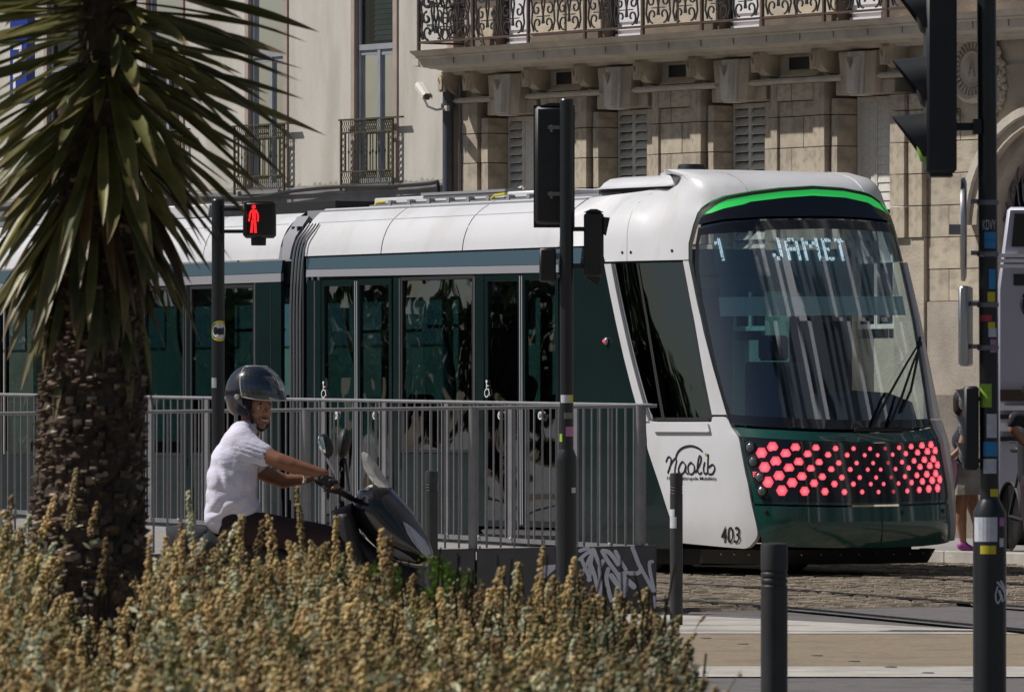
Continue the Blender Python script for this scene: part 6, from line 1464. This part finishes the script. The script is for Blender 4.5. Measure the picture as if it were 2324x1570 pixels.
green += [leafmesh(yr.uniform(.46,.54), yr.uniform(.036,.046), yr.uniform(.02,.14), tones[k % 5], 80+k) for k in range(6)]
dead = [leafmesh(yr.uniform(.36,.46), .036, .08, ((.20,.12,.045) if k % 2 else (.12,.075,.035)), 40+k) for k in range(4)]
cnt_ = 0
xtra = MB()
for k in range(520):
    u = k/519; z = 1.74+1.22*u+yr.uniform(-.04,.04); az = k*2.39996+yr.uniform(-.25,.25)
    el = interp(z, [1.64,1.9,2.1,2.3,2.55,2.75,2.92], [-80,-66,-46,-26,-4,22,60])+yr.uniform(-11,11)
    if u < .36 and yr.random() < .28: me = yr.choice(dead); el -= 10
    else: me = yr.choice(green)
    x0 = tr_x(z); s = yr.uniform(.9,1.18)*(.80 if z < 1.98 else 1)*(.88 if math.cos(az) > .6 and z < 2.35 else 1); s2 = s*yr.uniform(.8,1.05); rx = yr.uniform(-.5,.5)
    back_side = math.sin(az) > .35 and z < 2.75
    if (not back_side or k % 7 == 0) and cnt_ < 298:
        o = link('leaf', me, None, yc); o.location = (x0+.06*math.cos(az), .06*math.sin(az), z); o.rotation_euler = (rx, -R(el), az); o.scale = (s, s2, s); cnt_ += 1
    else:
        m4 = Matrix.Translation((x0+.06*math.cos(az), .06*math.sin(az), z)) @ Matrix.Rotation(az, 4, 'Z') @ Matrix.Rotation(-R(el), 4, 'Y') @ Matrix.Rotation(rx, 4, 'X') @ Matrix.Diagonal((s, s2, s, 1))
        n0 = len(xtra.v); xtra.v += [tuple(m4 @ v.co) for v in me.vertices]; xtra.f += [tuple(i+n0 for i in p.vertices) for p in me.polygons]; xtra.c += [tuple(c.color[:3]) for c in me.color_attributes['col'].data]
xtra.build('rear_leaves', M['yucca'], yc, sharp=0, kind='stuff')
print('leaves', cnt_)
# ------------------------------------------------------------------ the flowering scrub in front
br = random.Random(5); mb = MB()
V_, Fc, Cc = [], [], []
def octa(c, r, col, sz=1.15):
    n = len(V_); x, y, z = c
    V_.extend([(x+r,y,z),(x-r,y,z),(x,y+r,z),(x,y-r,z),(x,y,z+r*sz),(x,y,z-r*sz)]); Cc.extend([col]*6)
    Fc.extend([(n,n+2,n+4),(n+2,n+1,n+4),(n+1,n+3,n+4),(n+3,n,n+4),(n+2,n,n+5),(n+1,n+2,n+5),(n+3,n+1,n+5),(n,n+3,n+5)])
def leafq(c, d, w_, l, col):
    n = len(V_); s = d.cross(Vector((br.uniform(-1,1),br.uniform(-1,1),br.uniform(-1,1)))).normalized()*w_; a = c; b = c+d*l
    V_.extend([tuple(a), tuple(a+d*l*.5+s), tuple(b), tuple(a+d*l*.5-s)]); Cc.extend([col]*4); Fc.append((n,n+1,n+2,n+3))
# outline of the top of the scrub in the photo: (x px, y px)
topx = [-60,40,75,110,160,250,310,345,380,450,520,600,700,800,860,930,1000,1080,1150,1230,1300,1400,1500,1560,1600]
topy = [1130,1150,1200,1300,1385,1400,1370,1270,1205,1215,1245,1240,1235,1240,1300,1330,1345,1330,1345,1330,1335,1360,1390,1430,1500]
tan_ = [(.54,.38,.16),(.66,.49,.22),(.40,.27,.11),(.72,.56,.27),(.36,.27,.11),(.58,.45,.20),(.26,.17,.07)]; pale = [(.60,.60,.38),(.50,.52,.33),(.72,.68,.46)]; olive = [(.22,.20,.06),(.17,.17,.06),(.28,.25,.09)]; teal = [(.12,.16,.11),(.16,.20,.14)]
def spike(base, h, lean, greenish, dark=1.0):
    greenish *= .8
    top = base+Vector((lean[0]*h, lean[1]*h, h)); q = br.random()
    pal = tan_ if q > greenish else (olive if br.random() < .5 else pale)
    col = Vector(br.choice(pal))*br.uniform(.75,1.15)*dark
    n = int(h/.0085); R0 = br.uniform(.0070,.0135)
    for i in range(n):
        u = i/n; c = base.lerp(top, u); rr = R0*(1.05-.65*u*u)
        for j in range(5):
            a = br.uniform(0,6.283); cc = c+Vector((math.cos(a),math.sin(a),br.uniform(-.6,.6)))*rr*br.uniform(.5,1.15)
            g = br.uniform(.65,1.35); octa(cc, br.uniform(.0030,.0058), (col.x*g,col.y*g,col.z*g))
    for j in range(5):
        d = Vector((br.uniform(-1,1),br.uniform(-1,1),br.uniform(-.2,.8))).normalized(); g = br.uniform(.7,1.2); c_ = Vector(br.choice(pale+teal+olive))*g*dark
        leafq(base+Vector((br.uniform(-.02,.02),br.uniform(-.02,.02),br.uniform(-.04,.02))), d, .006, br.uniform(.015,.035), tuple(c_))
cell = {}
nsp = 0
rows = 34
for r_ in range(rows):
    Yb = 19.2-(19.2-11.6)*r_/(rows-1); scb = F0/Yb
    f = r_/(rows-1)
    x = -60
    while x < 1640:
        xx = x+br.uniform(-14,14); lim = interp(xx, topx, topy)+(24*math.sin(xx*.021+r_*.6)+14*math.sin(xx*.057+r_))*(f > .08); yline = lim+(1610-lim)*f**1.0+br.uniform(-16,22)
        edge = 1600-60*(1-f)+br.uniform(-20,20)
        if xx < edge and yline < 1620:
            X = (xx-CX)/scb; Z = CZ+(HZ-yline)/scb
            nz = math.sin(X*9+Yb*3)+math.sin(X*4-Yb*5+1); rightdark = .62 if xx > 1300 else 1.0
            h = br.uniform(.05,.13)*(.8 if f > .5 else 1.0)*(1.7 if br.random() < .12 else 1); Z += br.uniform(-.05,.03)+(.05 if br.random() < .06 else 0)
            gr_ = .18+.22*(nz > .4)+(.35 if xx > 1180 and f > .2 else 0)
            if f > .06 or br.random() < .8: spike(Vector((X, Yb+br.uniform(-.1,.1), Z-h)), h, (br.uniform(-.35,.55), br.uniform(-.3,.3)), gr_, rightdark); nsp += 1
            if br.random() < .75:
                d = Vector((br.uniform(-1,1),br.uniform(-1,1),br.uniform(0,.6))).normalized()
                for _ in range(15):
                    d = Vector((br.uniform(-1,1),br.uniform(-1,1),br.uniform(-.2,.9))).normalized(); c_ = Vector(br.choice(pale+olive if rightdark == 1 else teal+olive))*br.uniform(.4,.95)  # low leaves dimmed: shade between the spikes put into their colour
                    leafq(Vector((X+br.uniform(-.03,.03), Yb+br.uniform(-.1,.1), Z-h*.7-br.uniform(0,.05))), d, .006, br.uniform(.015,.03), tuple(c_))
        x += br.uniform(24,42)*(Yb and 19.2/Yb*.75)
for k in range(520):
    Yb = br.uniform(12, 19.2); xx = br.uniform(-60, 1570); f = (19.2-Yb)/7.6; lim = interp(xx, topx, topy); yl = lim+(1610-lim)*f-br.uniform(-10, 30); X = xat(xx, Yb); Z = zat(yl, Yb); hh = br.uniform(.08,.2); lx = br.uniform(-.5,.6)
    for sg in range(3): leafq(Vector((X+lx*hh*sg/3, Yb, Z-hh+hh*sg/3)), Vector((lx,0,1)).normalized(), .0016, hh*.42, (.16,.11,.06))
    for sg in range(int(br.uniform(2,7))):
        t = br.uniform(.2,1); octa((X+lx*hh*t+br.uniform(-.006,.006), Yb, Z-hh+hh*t), br.uniform(.003,.006), tuple(Vector(br.choice(tan_))*br.uniform(.6,1.1)))
# a few tall single stalks standing above the rest
for (x, y, hh, Yb) in ((155,1058,.16,19.5),(95,1120,.12,19.4),(205,1135,.09,19.2),(330,1205,.16,16.5),(225,1215,.12,17),(570,1175,.15,19.4),(690,1100,.2,19.8),(880,1210,.13,16),(1155,1275,.15,18),(1180,1270,.14,18),(1215,1235,.21,18.6),(1265,1260,.2,18.2),(1245,1300,.14,17),(1115,1290,.13,18.3),(1075,1320,.1,18),(1305,1290,.15,18.5),(1120,1280,.1,17.5),(440,1110,.17,19.3),(395,1180,.10,19.4),(540,1165,.12,18.8),(620,1165,.13,19),(1455,1330,.12,18.5),(1390,1340,.12,18),(1350,1345,.1,18),(1050,1340,.08,18),(665,1220,.1,17.5),(760,1165,.16,18.8),(490,1200,.12,18.5),(870,1195,.10,18)):
    X = xat(x, Yb); Z = zat(y, Yb); spike(Vector((X, Yb, Z-hh)), hh, (br.uniform(-.1,.3), 0), .3)
import numpy as np
me = bpy.data.meshes.new('scrub'); va = np.array(V_, dtype=np.float32); me.vertices.add(len(va)); me.vertices.foreach_set('co', va.ravel())
lt = np.array([len(f) for f in Fc], dtype=np.int32); ls = np.concatenate([[0], np.cumsum(lt)[:-1]]).astype(np.int32); li = np.array([i for f in Fc for i in f], dtype=np.int32)
me.loops.add(len(li)); me.loops.foreach_set('vertex_index', li); me.polygons.add(len(lt)); me.polygons.foreach_set('loop_start', ls); me.polygons.foreach_set('loop_total', lt)
me.update(calc_edges=True); at = me.color_attributes.new('col', 'FLOAT_COLOR', 'POINT'); ca_ = np.ones((len(va), 4), dtype=np.float32); ca_[:, :3] = np.array(Cc, dtype=np.float32); at.data.foreach_set('color', ca_.ravel())
link('scrub', me, M['foliage'], None, kind='stuff', label='dense dry scrub of tan flower spikes and pale green leaves across the foreground')
print('scrub spikes', nsp, 'faces', len(Fc))
# stems and soil underneath
mb = MB()
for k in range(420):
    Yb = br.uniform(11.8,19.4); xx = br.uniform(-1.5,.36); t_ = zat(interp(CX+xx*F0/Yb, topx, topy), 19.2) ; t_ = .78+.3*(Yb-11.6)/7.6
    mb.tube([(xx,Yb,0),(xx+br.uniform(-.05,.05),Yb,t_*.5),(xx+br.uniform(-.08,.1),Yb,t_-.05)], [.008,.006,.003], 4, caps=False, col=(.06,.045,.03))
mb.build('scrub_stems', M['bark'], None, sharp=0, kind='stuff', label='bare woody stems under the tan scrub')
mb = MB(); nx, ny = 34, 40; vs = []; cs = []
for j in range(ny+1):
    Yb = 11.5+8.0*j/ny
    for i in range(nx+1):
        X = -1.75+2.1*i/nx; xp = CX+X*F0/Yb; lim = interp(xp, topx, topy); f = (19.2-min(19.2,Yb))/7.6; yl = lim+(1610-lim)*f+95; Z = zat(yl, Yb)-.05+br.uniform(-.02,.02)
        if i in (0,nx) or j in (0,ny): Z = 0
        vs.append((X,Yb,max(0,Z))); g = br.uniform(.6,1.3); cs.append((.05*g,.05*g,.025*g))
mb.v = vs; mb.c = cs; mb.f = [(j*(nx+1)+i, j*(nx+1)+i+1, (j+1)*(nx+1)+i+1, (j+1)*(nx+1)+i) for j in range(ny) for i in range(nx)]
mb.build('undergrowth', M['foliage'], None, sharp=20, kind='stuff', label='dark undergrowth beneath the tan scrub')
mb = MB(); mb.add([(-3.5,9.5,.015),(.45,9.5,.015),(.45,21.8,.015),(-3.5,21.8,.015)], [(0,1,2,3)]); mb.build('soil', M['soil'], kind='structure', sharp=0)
# bright green weed
gw = thing('weed', 'small bright green leafy weed poking out of the scrub under the scooter nose', 'plant', (xat(990, 19.6), 19.6, 0))
mb = MB()
for (x, y, s) in ((990,1285,.035),(1000,1300,.03),(865,1300,.03),(885,1305,.03),(850,1300,.02),(1035,1335,.05),(1015,1345,.045),(1055,1350,.04),(980,1350,.04),(900,1330,.03),(1045,1325,.03)):
    for k in range(60):
        c = Vector((xat(x,19.6)-xat(990,19.6)+br.gauss(0,s*.45), br.gauss(0,.03), zat(y,19.6)+br.gauss(0,s*.4))); d = Vector((br.uniform(-1,1),br.uniform(-1,1),br.uniform(-.3,1))).normalized(); sd2 = d.cross(Vector((0,1,.3))).normalized()*.004; l = br.uniform(.01,.02)
        g = br.uniform(.6,1.3); mb.add([c, c+d*l*.5+sd2, c+d*l, c+d*l*.5-sd2], [(0,1,2,3)], (.12*g,.22*g,.02*g))
mb.build('foliage', M['foliage'], gw, sharp=0)
mb = MB()
for x in (-.145,-.12,.0,.03,.05,.07): mb.tube([(x*.6,0,.0),(x,0,.9)], .004, 4)
mb.build('stem', M['bark'] if 0 else M['soil'], gw)

# ------------------------------------------------------------------ what the glass mirrors: trees up the street, terrace front added for windscreen streaks
def street_tree(X, Y, h, r, seed, lab):
    t = thing('street_tree', lab, 'tree', (X, Y, 0), 0, 'trees across the street mirrored in the tram glass'); q = random.Random(seed)
    m = MB(); m.tube([(0,0,0),(.1,0,h*.35),(0,.1,h*.7)], [.22,.16,.06], 8)
    for k in range(5): a = q.uniform(0,6.28); m.tube([(.05,0,h*.35),(r*.5*math.cos(a),r*.5*math.sin(a),h*.65)], [.09,.03], 6)
    m.build('trunk', M['soil'], t)
    m = MB()
    for k in range(1500):
        a = q.uniform(0,6.28); e = q.uniform(-1,1); rr = r*q.uniform(.45,1)**.5*(1+.25*math.sin(a*3+e*4)); c = Vector((rr*math.cos(a)*math.sqrt(1-e*e), rr*math.sin(a)*math.sqrt(1-e*e), h*.62+rr*e*.75)); d = Vector((q.uniform(-1,1),q.uniform(-1,1),q.uniform(-1,1))).normalized(); s_ = d.orthogonal().normalized(); u_ = d.cross(s_); z = q.uniform(.12,.28); g = q.uniform(.6,1.3)
        m.add([c-s_*z-u_*z, c+s_*z-u_*z, c+s_*z+u_*z, c-s_*z+u_*z], [(0,1,2,3)], (.04*g,.06*g,.02*g))
    m.build('crown', M['foliage'], t, sharp=0)
o0 = Vector((-1.2, 67, 0)); dr = Vector((-.883,.47,0)); pr = Vector((.47,.883,0))
kk = 0
for k in range(13):
    a_ = R(-16+k*8.6); dd_ = Vector((-math.cos(a_), math.sin(a_), 0)) if 0 else Vector((dr.x*math.cos(a_)-dr.y*math.sin(a_), dr.x*math.sin(a_)+dr.y*math.cos(a_), 0)); p = o0+dd_*(36+(k % 3)*2)
    if abs(p.x) < 8: continue
    street_tree(p.x, p.y, (4.9,4.2,5.3,4.5,5.0,4.1,5.2)[k % 7], 3.1, 20+k, 'dark leafy street tree across the street, mirrored in the tram glass')
tr = thing('terrace', 'unseen house front with tall pilasters, added for streaked reflections in the windscreen', 'building', (2.9+.883*19, 63-.47*19, 0), R(242))  # out of view; height and pilasters shaped for the windscreen reflection
m = MB(); m.box(-26,26,0,6,0,28); m.build('wall', M['slate'], tr)
tx = -25.5; q = random.Random(2)
while tx < 25:
    w_ = q.choice((.08,.12,.25,.4,.7)); m = MB(); m.box(tx,tx+w_,-.25,-.001,0,28); m.build('pilaster', M['white_trim'] if q.random() < .42 else M['cloth_dark'], tr); tx += w_+q.choice((.25,.4,.6,.9,1.6))
bpy.data.objects.remove(_fo)
for o in list(bpy.data.objects):
    if o.type == 'MESH' and o.data and len(o.data.vertices) == 0: print('empty', o.name)
